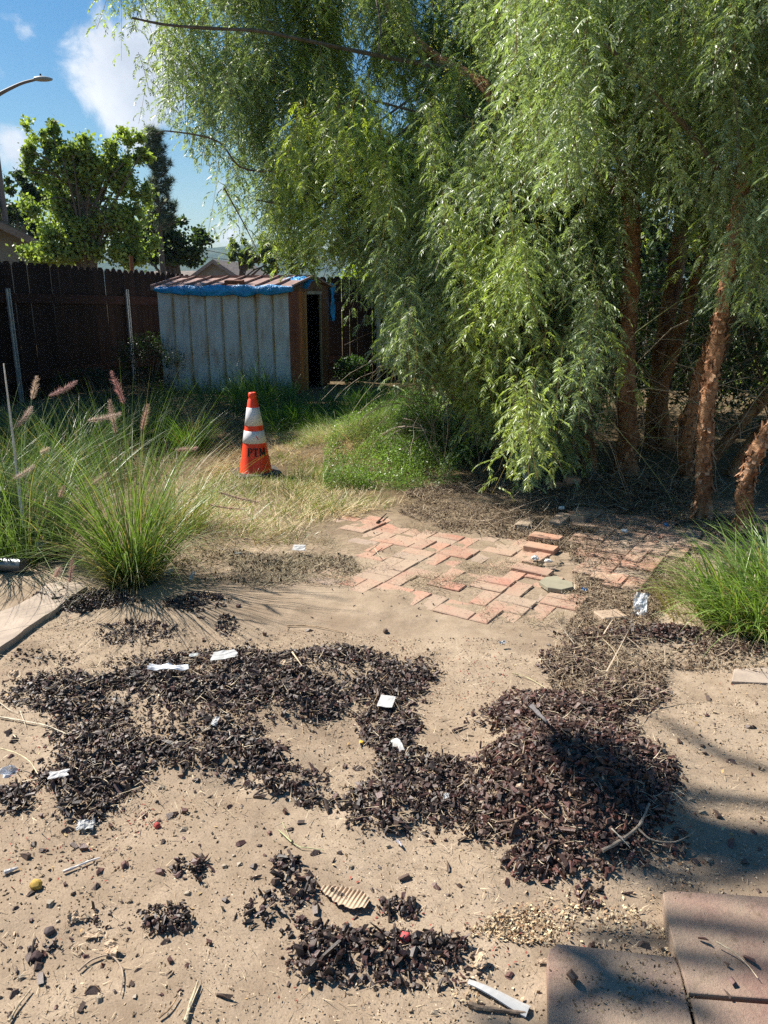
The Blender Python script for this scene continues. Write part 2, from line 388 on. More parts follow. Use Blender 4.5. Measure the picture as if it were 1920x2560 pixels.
nt.links.new(c, p.inputs['Base Color']); p.inputs['Roughness'].default_value = .85; setspec(p, .25); bump(nt, p, noise(nt, 70, 6, .8), .8, .008)
M['stone'] = solidmat('stone_slab', (.36, .29, .23), .9, .2, var=.22, scale=7, bumps=.6, bscale=40, bdist=.006)
M['rock'] = solidmat('grey_rock', (.32, .33, .29), .9, .2, var=.3, scale=6, bumps=.7, bscale=18, bdist=.02)
M['paper'] = solidmat('white_paper', (.46, .45, .43), .65, .3, var=.06, scale=10, bumps=.2)
M['card'] = solidmat('cardboard', (.46, .34, .23), .85, .2, var=.15, scale=30, bumps=.2)
M['straw'] = leafmat('straw', .6, .3, .25, (1.1, 1.0, .7))
m, nt, p, out = newmat('plastic_film'); M['film'] = m
p.inputs['Base Color'].default_value = (.85, .87, .9, 1); p.inputs['Roughness'].default_value = .25; setspec(p, .6)
tr = nt.nodes.new('ShaderNodeBsdfTransparent'); ms = nt.nodes.new('ShaderNodeMixShader')
lw = ramp(nt, noise(nt, 35, 3, .6), [(.35, (.25, .25, .25)), (.65, (.85, .85, .85))])
nt.links.new(lw, ms.inputs[0]); nt.links.new(tr.outputs[0], ms.inputs[1]); nt.links.new(p.outputs[0], ms.inputs[2]); nt.links.new(ms.outputs[0], out.inputs[0])
M['stucco'] = solidmat('stucco', (.27, .25, .225), .9, .2, var=.08, scale=3, bumps=.1)
M['rooftile'] = solidmat('roof_shingle', (.20, .165, .14), .85, .2, var=.35, scale=2.5, bumps=.4, bscale=4, bdist=.05, stretch=(1, 1, 4))
M['trim'] = solidmat('house_trim', (.26, .20, .17), .7, .3, bumps=0)
M['white'] = solidmat('white_paint', (.75, .75, .74), .6, .3, var=.05, bumps=0)
M['glass'] = solidmat('window_glass', (.05, .06, .07), .1, .6, var=.1, bumps=0)
M['pole'] = solidmat('lamp_pole_paint', (.20, .155, .135), .6, .4, var=.1, bumps=.1)
M['lampgray'] = solidmat('lamp_head_paint', (.33, .35, .34), .5, .4, var=.1, bumps=.0)
M['hill'] = None
m, nt, p, out = newmat('hill_scrub'); M['hill'] = m
c = ramp(nt, noise(nt, .012, 7, .65), [(.35, (.03, .042, .022)), (.5, (.07, .095, .04)), (.7, (.12, .12, .065))])
nt.links.new(c, p.inputs['Base Color']); p.inputs['Roughness'].default_value = 1.0; setspec(p, 0)

# ------------------------------------------------------------------ ground relief and where things lie on it
# mulch heaps: (cx, cy, rx, ry, density, height) in the 1659 px wide view
MUL = [(150, 1510, 150, 52, .8, .02), (490, 1480, 220, 66, 1, .06), (700, 1455, 190, 46, .95, .05), (835, 1478, 75, 46, .9, .03), (450, 1560, 150, 66, 1, .05), (600, 1520, 130, 50, 1, .06),
       (255, 1625, 165, 60, .9, .03), (480, 1640, 150, 45, 1, .05), (610, 1690, 85, 34, .9, .03), (685, 1728, 45, 22, .9, .01), (180, 1690, 110, 45, .85, .03), (180, 1745, 70, 38, .85, .02), (30, 1728, 60, 36, .9, .02),
       (845, 1580, 60, 46, .75, .02), (870, 1655, 55, 55, .8, .02), (850, 1735, 100, 45, .85, .03), (830, 1780, 70, 30, .9, .02), (950, 1695, 85, 55, .8, .03), (1010, 1745, 120, 50, .85, .03),
       (1240, 1680, 190, 130, 1, .20), (1200, 1570, 165, 72, .95, .08), (1290, 1790, 170, 85, 1, .09), (1390, 1700, 80, 90, .8, .04), (1180, 1868, 85, 36, 1, .03), (1330, 1510, 95, 55, .8, .03), (1240, 1440, 75, 36, .65, .02),
       (1385, 1375, 150, 24, .85, .03), (1560, 1402, 110, 22, .4, .01), (1080, 1790, 80, 45, .8, .02), (1300, 1870, 110, 26, .55, .01), (1440, 1830, 60, 36, .3, 0),
       (185, 1302, 95, 24, .85, .01), (430, 1306, 65, 20, .6, .0), (290, 1375, 100, 24, .32, 0), (490, 1355, 25, 26, .4, 0), (110, 1420, 90, 18, .12, 0), (350, 1430, 140, 24, .3, 0),
       (410, 1885, 50, 24, .8, .0), (618, 1872, 34, 18, .8, .0), (640, 1925, 52, 40, .8, .01), (561, 1979, 44, 30, .9, .01), (600, 1955, 50, 30, .6, 0), (360, 1995, 66, 38, .75, .01), (235, 1990, 60, 30, .25, 0),
       (861, 1962, 52, 30, .7, .0), (800, 2050, 175, 52, .9, .02), (700, 2080, 90, 50, .85, .01), (930, 2050, 90, 42, .8, .01), (660, 2010, 60, 26, .5, 0), (760, 2110, 120, 22, .35, 0), (120, 2050, 50, 26, .2, 0), (900, 2110, 120, 24, .3, 0),
       (1275, 1930, 34, 40, .35, 0), (1330, 2050, 70, 20, .12, 0)]
def mulch_density(x, y):
    px, py = proj(np.stack([x, y, np.zeros_like(x)], -1)); px = px / D2S; py = py / D2S
    wob = (fbm(x * 5, y * 5, 11, 4) - .5) * .9
    d = np.zeros_like(x)
    for cx, cy, rx, ry, w, h in MUL:
        q = np.sqrt(((px - cx) / rx) ** 2 + ((py - cy) / ry) ** 2) + wob
        d = np.maximum(d, w * np.clip((1.28 - q) / .5, 0, 1) ** 1.7)
    brk = np.clip(fbm(x * 5.5, y * 5.5, 121, 4) * 5 - 1.15, .3, 1); heap_ = np.clip((x - .15) / .3, 0, 1) * np.clip((3.4 - y) / .3, 0, 1)
    d = d * (brk * (1 - heap_) + heap_)
    return d
HEAPS = []
for cx, cy, rx, ry, w, h in MUL:
    if h > 0:
        c0_ = GD(cx, cy + h * 120); e = GD(cx + rx, cy); f_ = GD(cx, cy - ry); g_ = GD(cx, cy + ry)
        HEAPS.append((c0_[0], c0_[1], abs(e[0] - c0_[0]), abs(f_[1] - g_[1]) / 2, h))
CURTAIN = GD(870, 985)
def gz(x, y):
    x = np.asarray(x, float); y = np.asarray(y, float)
    z = (fbm(x * .8, y * .8, 3, 3) - .5) * .05 + (fbm(x * 6, y * 6, 5, 3) - .5) * .018 + (fbm(x * 2.3, y * 2.3, 15, 3) - .5) * .035
    z = z * np.clip(y / 2.0, 0, 1)
    hz = np.zeros_like(z)
    for cx, cy, rx, ry, h in HEAPS:
        q = ((x - cx) / rx) ** 2 + ((y - cy) / ry) ** 2
        hz = np.maximum(hz, h * np.exp(-q * 1.4))
    z = z + hz
    for cx, cy, rx, ry, h in [(.25, 7.9, 1.05, .8, .33), (2.1, 6.0, 1.3, .45, .09), (1.2, 6.9, .8, .5, .08), (2.9, 5.0, 1.0, .7, .07), (-2.0, 9.0, 1.0, .7, .10)]:
        q = ((x - cx) / rx) ** 2 + ((y - cy) / ry) ** 2
        z = z + h * np.exp(-q * 1.3) * (.8 + .4 * vn(x * 4, y * 4, 21))
    return z * np.clip((60 - y) / 40, 0, 1)
def on(px, py, dz=0.0):
    """ground point seen at that source pixel"""
    p_ = G(px, py)
    for _ in range(4): p_ = G(px, py, float(gz(p_[0], p_[1])))
    p_[2] += dz; return p_
def onD(px, py, dz=0.0): return on(px * D2S, py * D2S, dz)

ys = np.concatenate([np.linspace(-6, .6, 12), .6 + (np.linspace(0, 1, 520) ** 2.0) * 17.4, np.geomspace(19, 3000, 40)])
MU = 420
u_ = np.linspace(-1, 1, MU); X = np.outer(3 + np.abs(ys) * 1.0, u_ * (0.35 + .65 * np.abs(u_))); Y = np.repeat(ys[:, None], MU, 1)
Z = gz(X, Y)
mb = MB(); i = np.arange(len(ys) - 1)[:, None] * MU; j = np.arange(MU - 1)[None, :]
mb.add(np.stack([X, Y, Z], -1), np.stack([i + j, i + j + 1, i + MU + j + 1, i + MU + j], -1).reshape(-1, 4))
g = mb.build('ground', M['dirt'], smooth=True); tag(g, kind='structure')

# far hills
mb = MB(); hx = np.linspace(-2600, 1800, 160); hy = np.linspace(0, 1, 14)
HX, HT = np.meshgrid(hx, hy); ridge = 58 + 60 * (fbm(hx / 420, hx * 0, 61, 5)) + 34 * np.exp(-((hx + 340) / 230) ** 2)
HY = 1500 + HT * 500 + 0 * HX; HZ = ridge[None, :] * np.sin(HT * pi / 2) ** .8 + (fbm(HX / 90, HY / 60, 71, 4) - .5) * 26 * np.sin(HT * pi) - 2
i = np.arange(13)[:, None] * 160; j = np.arange(159)[None, :]
mb.add(np.stack([HX, HY, HZ], -1), np.stack([i + j, i + j + 1, i + 161 + j, i + 160 + j], -1).reshape(-1, 4))
tag(mb.build('hills', M['hill'], smooth=True), kind='structure')

# ------------------------------------------------------------------ brick patio
E1 = np.array([.53, .848]); E2 = np.array([.848, -.53])
PAT = [[(690, 1125), (760, 1112), (850, 1125), (960, 1150), (1080, 1158), (1200, 1170), (1215, 1190), (1210, 1250), (1240, 1290), (1215, 1345), (1130, 1375), (1080, 1378), (1010, 1345), (930, 1325), (830, 1290), (700, 1275), (640, 1268), (600, 1250), (700, 1235), (780, 1215), (690, 1185)],
       [(1180, 1140), (1230, 1108), (1320, 1108), (1420, 1135), (1520, 1165), (1490, 1205), (1440, 1240), (1350, 1300), (1285, 1280), (1250, 1230), (1215, 1175)]]
def brick_col(r):
    base = [(.41, .175, .12), (.45, .205, .14), (.38, .165, .12), (.42, .22, .155), (.28, .21, .175), (.34, .24, .18)][r.choice([0, 0, 1, 1, 2, 3, 3, 4, 5])]
    k = r.uniform(.85, 1.12); return tuple(x * k for x in base)
mb = MB(); rr = random.Random(3); S = .205
for a in range(-30, 40):
    for b in range(-30, 40):
        o2 = np.array([.5, 4.4]) + E1 * a * S + E2 * b * S
        for k in (0, 1):
            if (a + b) % 2 == 0: oo = o2 + E2 * k * S / 2; ex, ey = E1 * S, E2 * S / 2
            else: oo = o2 + E1 * k * S / 2; ex, ey = E1 * S / 2, E2 * S
            cc = oo + ex / 2 + ey / 2
            qx, qy = proj(np.array([cc[0], cc[1], 0.0])); qx /= D2S; qy /= D2S
            if not any(inpoly(np.array([qx]), np.array([qy]), P_)[0] for P_ in PAT): continue
            if rr.random() < .03: continue
            gp = .0022; e1u = ex / np.linalg.norm(ex); e2u = ey / np.linalg.norm(ey)
            oo = oo + e1u * gp + e2u * gp
            z0 = float(gz(cc[0], cc[1])) + .006 + rr.uniform(-.006, .007)
            t1 = rr.gauss(0, .007); t2 = rr.gauss(0, .009)
            ex3 = np.array([*(ex - e1u * 2 * gp), t1 * np.linalg.norm(ex)]); ey3 = np.array([*(ey - e2u * 2 * gp), t2 * np.linalg.norm(ey)])
            z0 += -.003 if qx < 1235 else .014; z0 -= .020 * min(1, max(0, (float(vn(np.array([cc[0] * 2.6]), np.array([cc[1] * 2.6]), 101)[0]) - .66) * 4)); bbox(mb, (oo[0], oo[1], z0 - .055), ex3, ey3, (0, 0, .055), .004, brick_col(rr))
tag(mb.build('brick_path', M['brick']), kind='structure')

def loose_brick(px, py, ang, dz, tilt, label, L=.205, Wd=.10, H=.055, col=None, mat='brick', name='loose_brick', group=None, tilt2=0):
    p_ = on(px, py); R = Matrix.Rotation(ang, 3, 'Z') @ Matrix.Rotation(tilt, 3, 'Y') @ Matrix.Rotation(tilt2, 3, 'X')
    R = np.array(R); ex, ey, ez = R[:, 0] * L, R[:, 1] * Wd, R[:, 2] * H
    dz *= .6; mb = MB(); c_ = np.array([p_[0], p_[1], p_[2] + dz]); bbox(mb, c_ - ex / 2 - ey / 2 - ez * .65, ex, ey, ez, .005, col or brick_col(rr))
    o = mb.build(name, M[mat]); tag(o, label, 'brick', group); return o
a1 = atan2(E1[1], E1[0]); a2 = atan2(E2[1], E2[0])
loose_brick(1352, 1378, a2, .03, 0, 'clean orange brick at the right patio edge, nearer the camera of the raised pair', col=(.50, .25, .16))
loose_brick(1365, 1352, a2, .03, 0, 'orange brick raised at the patio edge, behind the other raised brick', col=(.47, .22, .14))
loose_brick(1338, 1404, a1, .012, .05, 'tilted brick leaving a dark gap just in front of the raised pair', col=(.46, .22, .15))
loose_brick(1330, 1432, a2, .014, .03, 'brown brick with bits of white foam lying against it', col=(.38, .22, .16), L=.23)
loose_brick(1455, 1300, a1, .05, .1, 'dusty brown brick tipped up at the back of the patio', col=(.40, .26, .18), L=.24)
loose_brick(1400, 1308, a1, .04, -.08, 'pale dusty brick lying askew left of the tipped up brown brick', col=(.44, .31, .22))
loose_brick(1310, 1318, a1 + .2, .03, .1, 'grey dusty brick half buried in litter at the back of the patio', col=(.36, .29, .21))
loose_brick(1393, 1215, .1, .03, .15, 'small dark red brick lying under the drooping foliage', col=(.30, .12, .08), L=.14)
loose_brick(1430, 1207, .1, .05, .1, 'bright orange half brick leaning by the first tree trunk', col=(.55, .22, .12), L=.11)
loose_brick(1525, 1548, .3, .02, .05, 'broken pale brick half in mulch left of the white plastic cup', col=(.46, .33, .22), L=.14)
loose_brick(1515, 1450, a2, .01, .0, 'dusty orange brick showing through litter right of the flat green stone', col=(.48, .26, .17), L=.16)
# flat green-grey flagstone piece
def flat_piece(px, py, pts, h, mat, name, label, cat, bevel=.003, dz=0.0):
    p_ = on(px, py); mb = MB(); prism(mb, [(p_[0] + x, p_[1] + y) for x, y in pts], p_[2] - .01 + dz, p_[2] + h + dz, bevel)
    o = mb.build(name, M[mat]); tag(o, label, cat); return o
M['greenstone'] = solidmat('green_flagstone', (.27, .245, .175), .9, .2, var=.12, scale=12)
flat_piece(1385, 1470, [(-.08, .02), (-.05, -.07), (.02, -.10), (.09, -.06), (.10, .01), (.05, .05), (.04, .11), (-.03, .09)], .012, 'greenstone', 'flagstone', 'flat greenish grey broken flagstone beside the brick patio', 'stone', dz=.02)
flat_piece(1880, 1700, [(-.10, -.03), (.2, -.06), (.35, .05), (.2, .10), (-.04, .08)], .010, 'stone', 'broken_slab', 'dusty broken slab lying at the right picture edge below the grass', 'slab', dz=.0)

# concrete pavers at lower right
def paver(pts, top, label):
    Q = [on(x, y)[:2] for x, y in pts]; Q = [G(x, y, top)[:2] for x, y in pts]
    mb = MB(); prism(mb, Q, -.03, top, .004); o = mb.build('concrete_paver', M['paver'], smooth=False); tag(o, label, 'paver', 'pink concrete pavers'); return o
paver([(1368, 2392), (1374, 2372), (1392, 2358), (1520, 2372), (1686, 2392), (1700, 2420), (1742, 2600), (1790, 2800), (1372, 2800), (1370, 2560)], .03, 'worn pink concrete paver with a chamfered corner, lowest left of the three')
paver([(1657, 2232), (1670, 2226), (1800, 2233), (2250, 2262), (2290, 2520), (1900, 2496), (1722, 2482), (1690, 2380), (1664, 2280)], .036, 'large pink concrete paver crossed by tree shadows, uppermost of the three')
paver([(1726, 2494), (1900, 2508), (2290, 2532), (2340, 2800), (1800, 2800), (1752, 2600)], .032, 'pink concrete paver cut by the lower right picture corner')

# stone slab at the left
mb = MB(); sl = [(0, 1607), (55, 1570), (110, 1530), (160, 1497), (195, 1472), (222, 1456), (205, 1446), (150, 1444), (118, 1450), (95, 1475), (40, 1505), (-60, 1540), (-300, 1640), (-340, 1780), (-120, 1680)]
Q0 = np.array([G(x, y, .055)[:2] for x, y in sl]); Q = []
for k in range(len(Q0)):
    a_, b_ = Q0[k], Q0[(k + 1) % len(Q0)]; n_ = max(2, int(np.linalg.norm(b_ - a_) / .03))
    for q in range(n_):
        t = q / n_; e_ = a_ * (1 - t) + b_ * t; j_ = .014 * (fbm(e_[0] * 9 + 3, e_[1] * 9 + 3, 37, 3) - .5) * 2; Q.append(e_ + np.array([j_, j_ * .8]))
Q = np.array(Q); prism(mb, Q, -.02, .036, .005)
tag(mb.build('stone_slab', M['stone']), 'long ragged edged tan stone slab lying on the dirt at the left picture edge', 'slab')

# ------------------------------------------------------------------ fence
def fence(A_, B_, h, nm, label, posts, first=False):
    A_ = np.array(A_, float); B_ = np.array(B_, float); L = np.linalg.norm(B_ - A_); d = (B_ - A_) / L
    nrm = np.array([d[1], -d[0]]); 
    if np.dot(nrm, -A_) < 0: nrm = -nrm        # towards the yard
    root = empty('board_fence', (A_[0], A_[1], 0), label, 'fence')
    mb = MB(); n = int(L / .146)
    for i_ in range(n):
        o_ = A_ + d * (i_ * .146); hh_ = h[0] + (h[1] - h[0]) * i_ / n + random.uniform(-.012, .012); w = .138; th = .018
        o_ = o_ + nrm * random.uniform(-.003, .003); c_ = random.uniform(.7, 1.35); ln = random.gauss(0, .006)
        prof = [(0, 0), (w, 0), (w, hh_ - .05), (w * .74, hh_), (w * .26, hh_), (0, hh_ - .05)]
        F_ = [[o_[0] + d[0] * (x + ln * z), o_[1] + d[1] * (x + ln * z), z] for x, z in prof]
        Bk = [[x - nrm[0] * th, y - nrm[1] * th, z] for x, y, z in F_]
        V = F_ + Bk; mb.add(V, [[0, 1, 2, 5], [2, 3, 4, 5], [6, 11, 8, 7], [8, 11, 10, 9]], (c_, c_, c_))
        mb.add(V, [[k, (k + 1) % 6, (k + 1) % 6 + 6, k + 6] for k in range(6)], (c_ * 1.5, c_ * 1.5, c_ * 1.5))
    mb.build('picket_panel', M['fence'], root)
    for z0 in (.30, h[0] - .58):
        mb = MB(); o_ = A_ + nrm * .003
        box(mb, (o_[0], o_[1], z0), (d[0] * L, d[1] * L, (h[1] - h[0]) if z0 > 1 else 0), (nrm[0] * .04, nrm[1] * .04, 0), (0, 0, .14)); mb.build('rail', M['rail'], root)
    for t in posts:
        mb = MB(); o_ = A_ + d * t + nrm * .055; hp = 1.63; w = .045
        e = d * w; f2 = nrm * .03
        # open C channel with two flutes
        box(mb, (o_[0], o_[1], 0), (e[0] * .28, e[1] * .28, 0), (f2[0], f2[1], 0), (0, 0, hp))
        box(mb, (o_[0] + e[0] * 1.1, o_[1] + e[1] * 1.1, 0), (e[0] * .28, e[1] * .28, 0), (f2[0], f2[1], 0), (0, 0, hp))
        box(mb, (o_[0] + e[0] * .3, o_[1] + e[1] * .3, 0), (e[0] * .78, e[1] * .78, 0), (f2[0] * .35, f2[1] * .35, 0), (0, 0, hp))
        mb.build('steel_post', M['galv'], root)
    return root
FA = np.array([-6.55, 8.6]); FB = np.array([-3.75, 15.5]); FC = np.array([7.5, 12.6])
dF = (FB - FA) / np.linalg.norm(FB - FA); nF = np.array([dF[1], -dF[0]])
def t_at(px, A_, d_):
    k = (px - 960) / FPX   # X / depth at mid height
    # depth ~ y cos + (CAMH - z) sin
    zc = .9; 
    return (k * (A_[1] * cos(TH) + (CAMH - zc) * sin(TH)) - A_[0]) / (d_[0] - k * d_[1] * cos(TH))
tl = t_at(22, FA, dF); t2_ = t_at(315, FA, dF)
dB = (FC - FB) / np.linalg.norm(FC - FB); tb = t_at(945, FB, dB)
fence(FA, FB, (2.08, 1.92), 'left', 'dark brown dog-eared board fence running back along the left side with two steel posts', [tl, t2_])
fence(FB, FC, (1.88, 1.80), 'back', 'dark board fence across the back of the yard, seen right of the shed', [tb])

# ------------------------------------------------------------------ shed
C0 = G(735, 990)[:2]; CL = G(412, 979)[:2]
U = (CL - C0); LS = np.linalg.norm(U); U = U / LS; Vv = np.array([-U[1], U[0]]); Vv = Vv if Vv[1] > 0 else -Vv
WS = 1.8; HW = 1.66; HR = 1.81
def SH(a, b, c): return np.array([C0[0] + U[0] * a + Vv[0] * b, C0[1] + U[1] * a + Vv[1] * b, c])
U3 = np.array([*U, 0]); V3 = np.array([*Vv, 0]); Z3 = np.array([0, 0, 1.0])
shed = empty('metal_shed', (C0[0], C0[1], 0), 'small rusty pale grey metal garden shed with a dark open doorway and reddish roof', 'shed')
def quadgrid(mb, o, ex, ey, nx, ny, disp, nrm, col=(1, 1, 1)):
    s_, t_ = np.meshgrid(np.linspace(0, 1, nx + 1), np.linspace(0, 1, ny + 1), indexing='ij')
    P = o + s_[..., None] * ex + t_[..., None] * ey + disp(s_, t_)[..., None] * nrm
    i_ = np.arange(nx)[:, None] * (ny + 1); j_ = np.arange(ny)[None, :]
    mb.add(P, np.stack([i_ + j_, i_ + j_ + 1, i_ + ny + 2 + j_, i_ + ny + 1 + j_], -1).reshape(-1, 4), col)
# long wall: seven pans with shallow dents, ribs between
mb = MB(); quadgrid(mb, SH(.0, 0, 0), U3 * LS, Z3 * HW, 90, 30, lambda s_, t_: (vn(s_ * 14, t_ * 5, 31) - .5) * .012, -V3)
quadgrid(mb, SH(0, WS, 0), U3 * LS, Z3 * HW, 4, 2, lambda s_, t_: s_ * 0, V3)
quadgrid(mb, SH(LS, 0, 0), V3 * WS, Z3 * HW, 4, 2, lambda s_, t_: s_ * 0, U3)
mb.build('wall_panel', M['sheet'], shed)
mb = MB(); nr_ = 8
for k in range(1, nr_):
    a_ = LS * (k - .12) / nr_ + .04
    for (da, w) in ((0, .034), ):
        V = [SH(a_, -.004, 0), SH(a_ + .008, -.024, 0), SH(a_ + .03, -.024, 0), SH(a_ + .038, -.004, 0)]
        T = [v + Z3 * (HW - .01) for v in V]
        nseg = 12
        mb = MB()
        for q in range(nseg):
            B0 = [v + Z3 * (HW - .01) * q / nseg for v in V]; B1 = [v + Z3 * (HW - .01) * (q + 1) / nseg for v in V]
            cc_ = random.uniform(.85, 1.1)
            mb.add(B0 + B1, [[0, 1, 5, 4], [1, 2, 6, 5], [2, 3, 7, 6]], (cc_, cc_, cc_))
        mb.build('wall_rib', M['rib'], shed)
for k in range(14):
    a_ = LS * (k + .5) / 14; q = SH(a_, -.012, .62); mb = MB(); box(mb, q - U3 * .006, U3 * .012, -V3 * .006, Z3 * .012, (.1, .08, .07)); mb.build('screw', M['hair'], shed)
# corner strip, gable end left part with corrugation
mb = MB(); REDB = (.28, .095, .05); BR = (.46, .22, .085)
box(mb, SH(-.012, -.012, 0), U3 * .05, V3 * .012, Z3 * HW, REDB)
box(mb, SH(-.014, -.012, 0), V3 * .30, U3 * .012, Z3 * HW, REDB); mb.build('corner_strip', M['brown'], shed)
def corr(b0, b1, n, z1, col, nm):
    mb = MB(); w = (b1 - b0) / n
    for k in range(n):
        o_ = b0 + k * w
        pr = [(o_, 0), (o_ + w * .2, -.02), (o_ + w * .5, -.02), (o_ + w * .7, 0), (o_ + w, 0)]
        V = [SH(a_ - .002, b_, .02) for b_, a_ in pr] + [SH(a_ - .002, b_, z1) for b_, a_ in pr]
        mb.add(V, [[i_, i_ + 1, i_ + 6, i_ + 5] for i_ in range(4)], tuple(x * random.uniform(.8, 1.2) for x in col))
    return mb.build(nm, M['brown'], shed)
DB0, DB1 = .66, 1.34
corr(.29, DB0, 5, HW - .03, BR, 'gable_wall'); corr(DB1, WS, 4, HW - .03, (.15, .06, .03), 'gable_wall')
# gable triangle + header
mb = MB(); V = [SH(-.02, 0, HW - .06), SH(-.02, WS, HW - .06), SH(-.02, WS, HW), SH(-.02, WS / 2, HR - .01), SH(-.02, 0, HW)]
mb.add(V, [[0, 1, 2, 3, 4]], (.16, .08, .035)); V = [v + U3 * .02 for v in V]; mb.add(V, [[4, 3, 2, 1, 0]], (.1, .05, .03))
mb.build('gable', M['brown'], shed)
mb = MB(); box(mb, SH(-.035, DB0 - .02, HW - .11), V3 * (DB1 - DB0 + .04), U3 * .02, Z3 * .05, (.35, .30, .22))
box(mb, SH(-.03, DB1 - .05, .02), V3 * .03, U3 * .03, Z3 * (HW - .12), (.27, .27, .2)); box(mb, SH(-.01, DB0 - .004, .02), V3 * .02, U3 * .03, Z3 * (HW - .12), (.1, .05, .03))
mb.build('door_frame', M['brown'], shed)
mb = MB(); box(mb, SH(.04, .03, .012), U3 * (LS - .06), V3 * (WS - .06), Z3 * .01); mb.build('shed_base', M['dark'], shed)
# near-black sheets added behind the walls: doorway shade put into colour
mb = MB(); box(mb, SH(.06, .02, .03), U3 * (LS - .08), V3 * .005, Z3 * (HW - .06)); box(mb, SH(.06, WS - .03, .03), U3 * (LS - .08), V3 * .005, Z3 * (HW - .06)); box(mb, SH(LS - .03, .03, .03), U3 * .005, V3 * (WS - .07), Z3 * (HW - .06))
mb.build('doorway_shade', M['dark'], shed)
# roof
ov = .07; mb = MB()
for side in (0, 1):
    b0 = -ov if side == 0 else WS + ov; slope = (HR - HW) / (WS / 2); z0 = HW - slope * ov + .012
    e0 = SH(-ov, b0, z0); up = SH(-ov, WS / 2, HR + .012) - e0
    quadgrid(mb, e0, U3 * (LS + 2 * ov), up, 40, 8, lambda s_, t_: (vn(s_ * 9, t_ * 3, 77) - .5) * .01, Z3)
    quadgrid(mb, e0 - Z3 * .012, U3 * (LS + 2 * ov), up, 1, 1, lambda s_, t_: s_ * 0, Z3)
    box(mb, e0 - Z3 * .05, U3 * (LS + 2 * ov), (Vv[0] * .01 * (1 if side == 0 else -1), Vv[1] * .01 * (1 if side == 0 else -1), 0), Z3 * .05)
mb.build('roof_panel', M['roofmetal'], shed)
mb = MB(); 
for k in range(9):
    a_ = -ov + (LS + 2 * ov) * k / 8 - (.015 if k == 8 else 0)
    for side in (0, 1):
        b0 = -ov if side == 0 else WS + ov
        e0 = SH(a_, b0, HW - (HR - HW) / (WS / 2) * ov + .016); up = SH(a_, WS / 2, HR + .016) - e0
        box(mb, e0, U3 * .022, up, Z3 * .03)
box(mb, SH(-ov, WS / 2 - .03, HR + .016), U3 * (LS + 2 * ov), V3 * .06, Z3 * .03)
mb.build('roof_seam', M['roofmetal'], shed)
# tarp rolled along the near eave, with frayed threads
tr_ = empty('blue_tarp', SH(.3, -.05, HW), 'frayed blue tarp rolled along the front eave of the shed roof', 'tarp')
mb = MB(); n = 70; P = []; R = []
s_ = np.linspace(0, 1, n); a0_, a1_ = -.06, LS + .0
ns = 18; ring = []
for k in range(n):
    t = s_[k]; a_ = a0_ + (a1_ - a0_) * t
    sag = .022 * sin(pi * t) ** 1 * (1.2 if .25 < t < .8 else 1); hh_ = .04 + .022 * vn(t * 9, 0, 5) + .026 * sin(pi * min(1, t * 1.15))
    hh_ *= min(1, (1 - t) * 14 + .35)
    for q in range(ns):
        an = 2 * pi * q / ns; wob = 1 + .28 * (vn(t * 34, q * .9, 9) - .5) + .5 * (vn(t * 12, q * .45, 19) - .5)
        ring.append(SH(a_, -ov - .018 + cos(an) * .026 * wob, HW - .035 - sag + sin(an) * hh_ * wob))
V = np.array(ring); i_ = np.arange(n - 1)[:, None] * ns; j_ = np.arange(ns)[None, :]; k_ = (j_ + 1) % ns
mb.add(V, np.stack([i_ + j_, i_ + k_, i_ + ns + k_, i_ + ns + j_], -1).reshape(-1, 4)); mb.add(V[:ns], [list(range(ns))]); mb.add(V[-ns:], [list(range(ns))])
mb.build('tarp_roll', M['tarp'], tr_, smooth=True)
mb = MB()
for k in range(150):
    t = random.random(); a_ = a0_ + (a1_ - a0_) * t; p0 = SH(a_, -ov - random.uniform(0, .06), HW + random.uniform(-.03, .03))
    L_ = random.uniform(.02, .09); q = [p0]
    dv = np.array([random.uniform(-1, 1), -random.uniform(.1, .6), random.uniform(-.6, .7)])
    for _ in range(4): dv = dv + np.array([random.uniform(-.5, .5), 0, random.uniform(-.9, .2)]); q.append(q[-1] + dv / np.linalg.norm(dv) * L_ / 4)
    c_ = random.choice([(.35, .6, .75), (.1, .42, .7), (.02, .25, .6)]); tube(mb, q, [.0016] * 5, 3, None, c_, cap=False)
mb.build('frayed_thread', M['thread'], tr_)
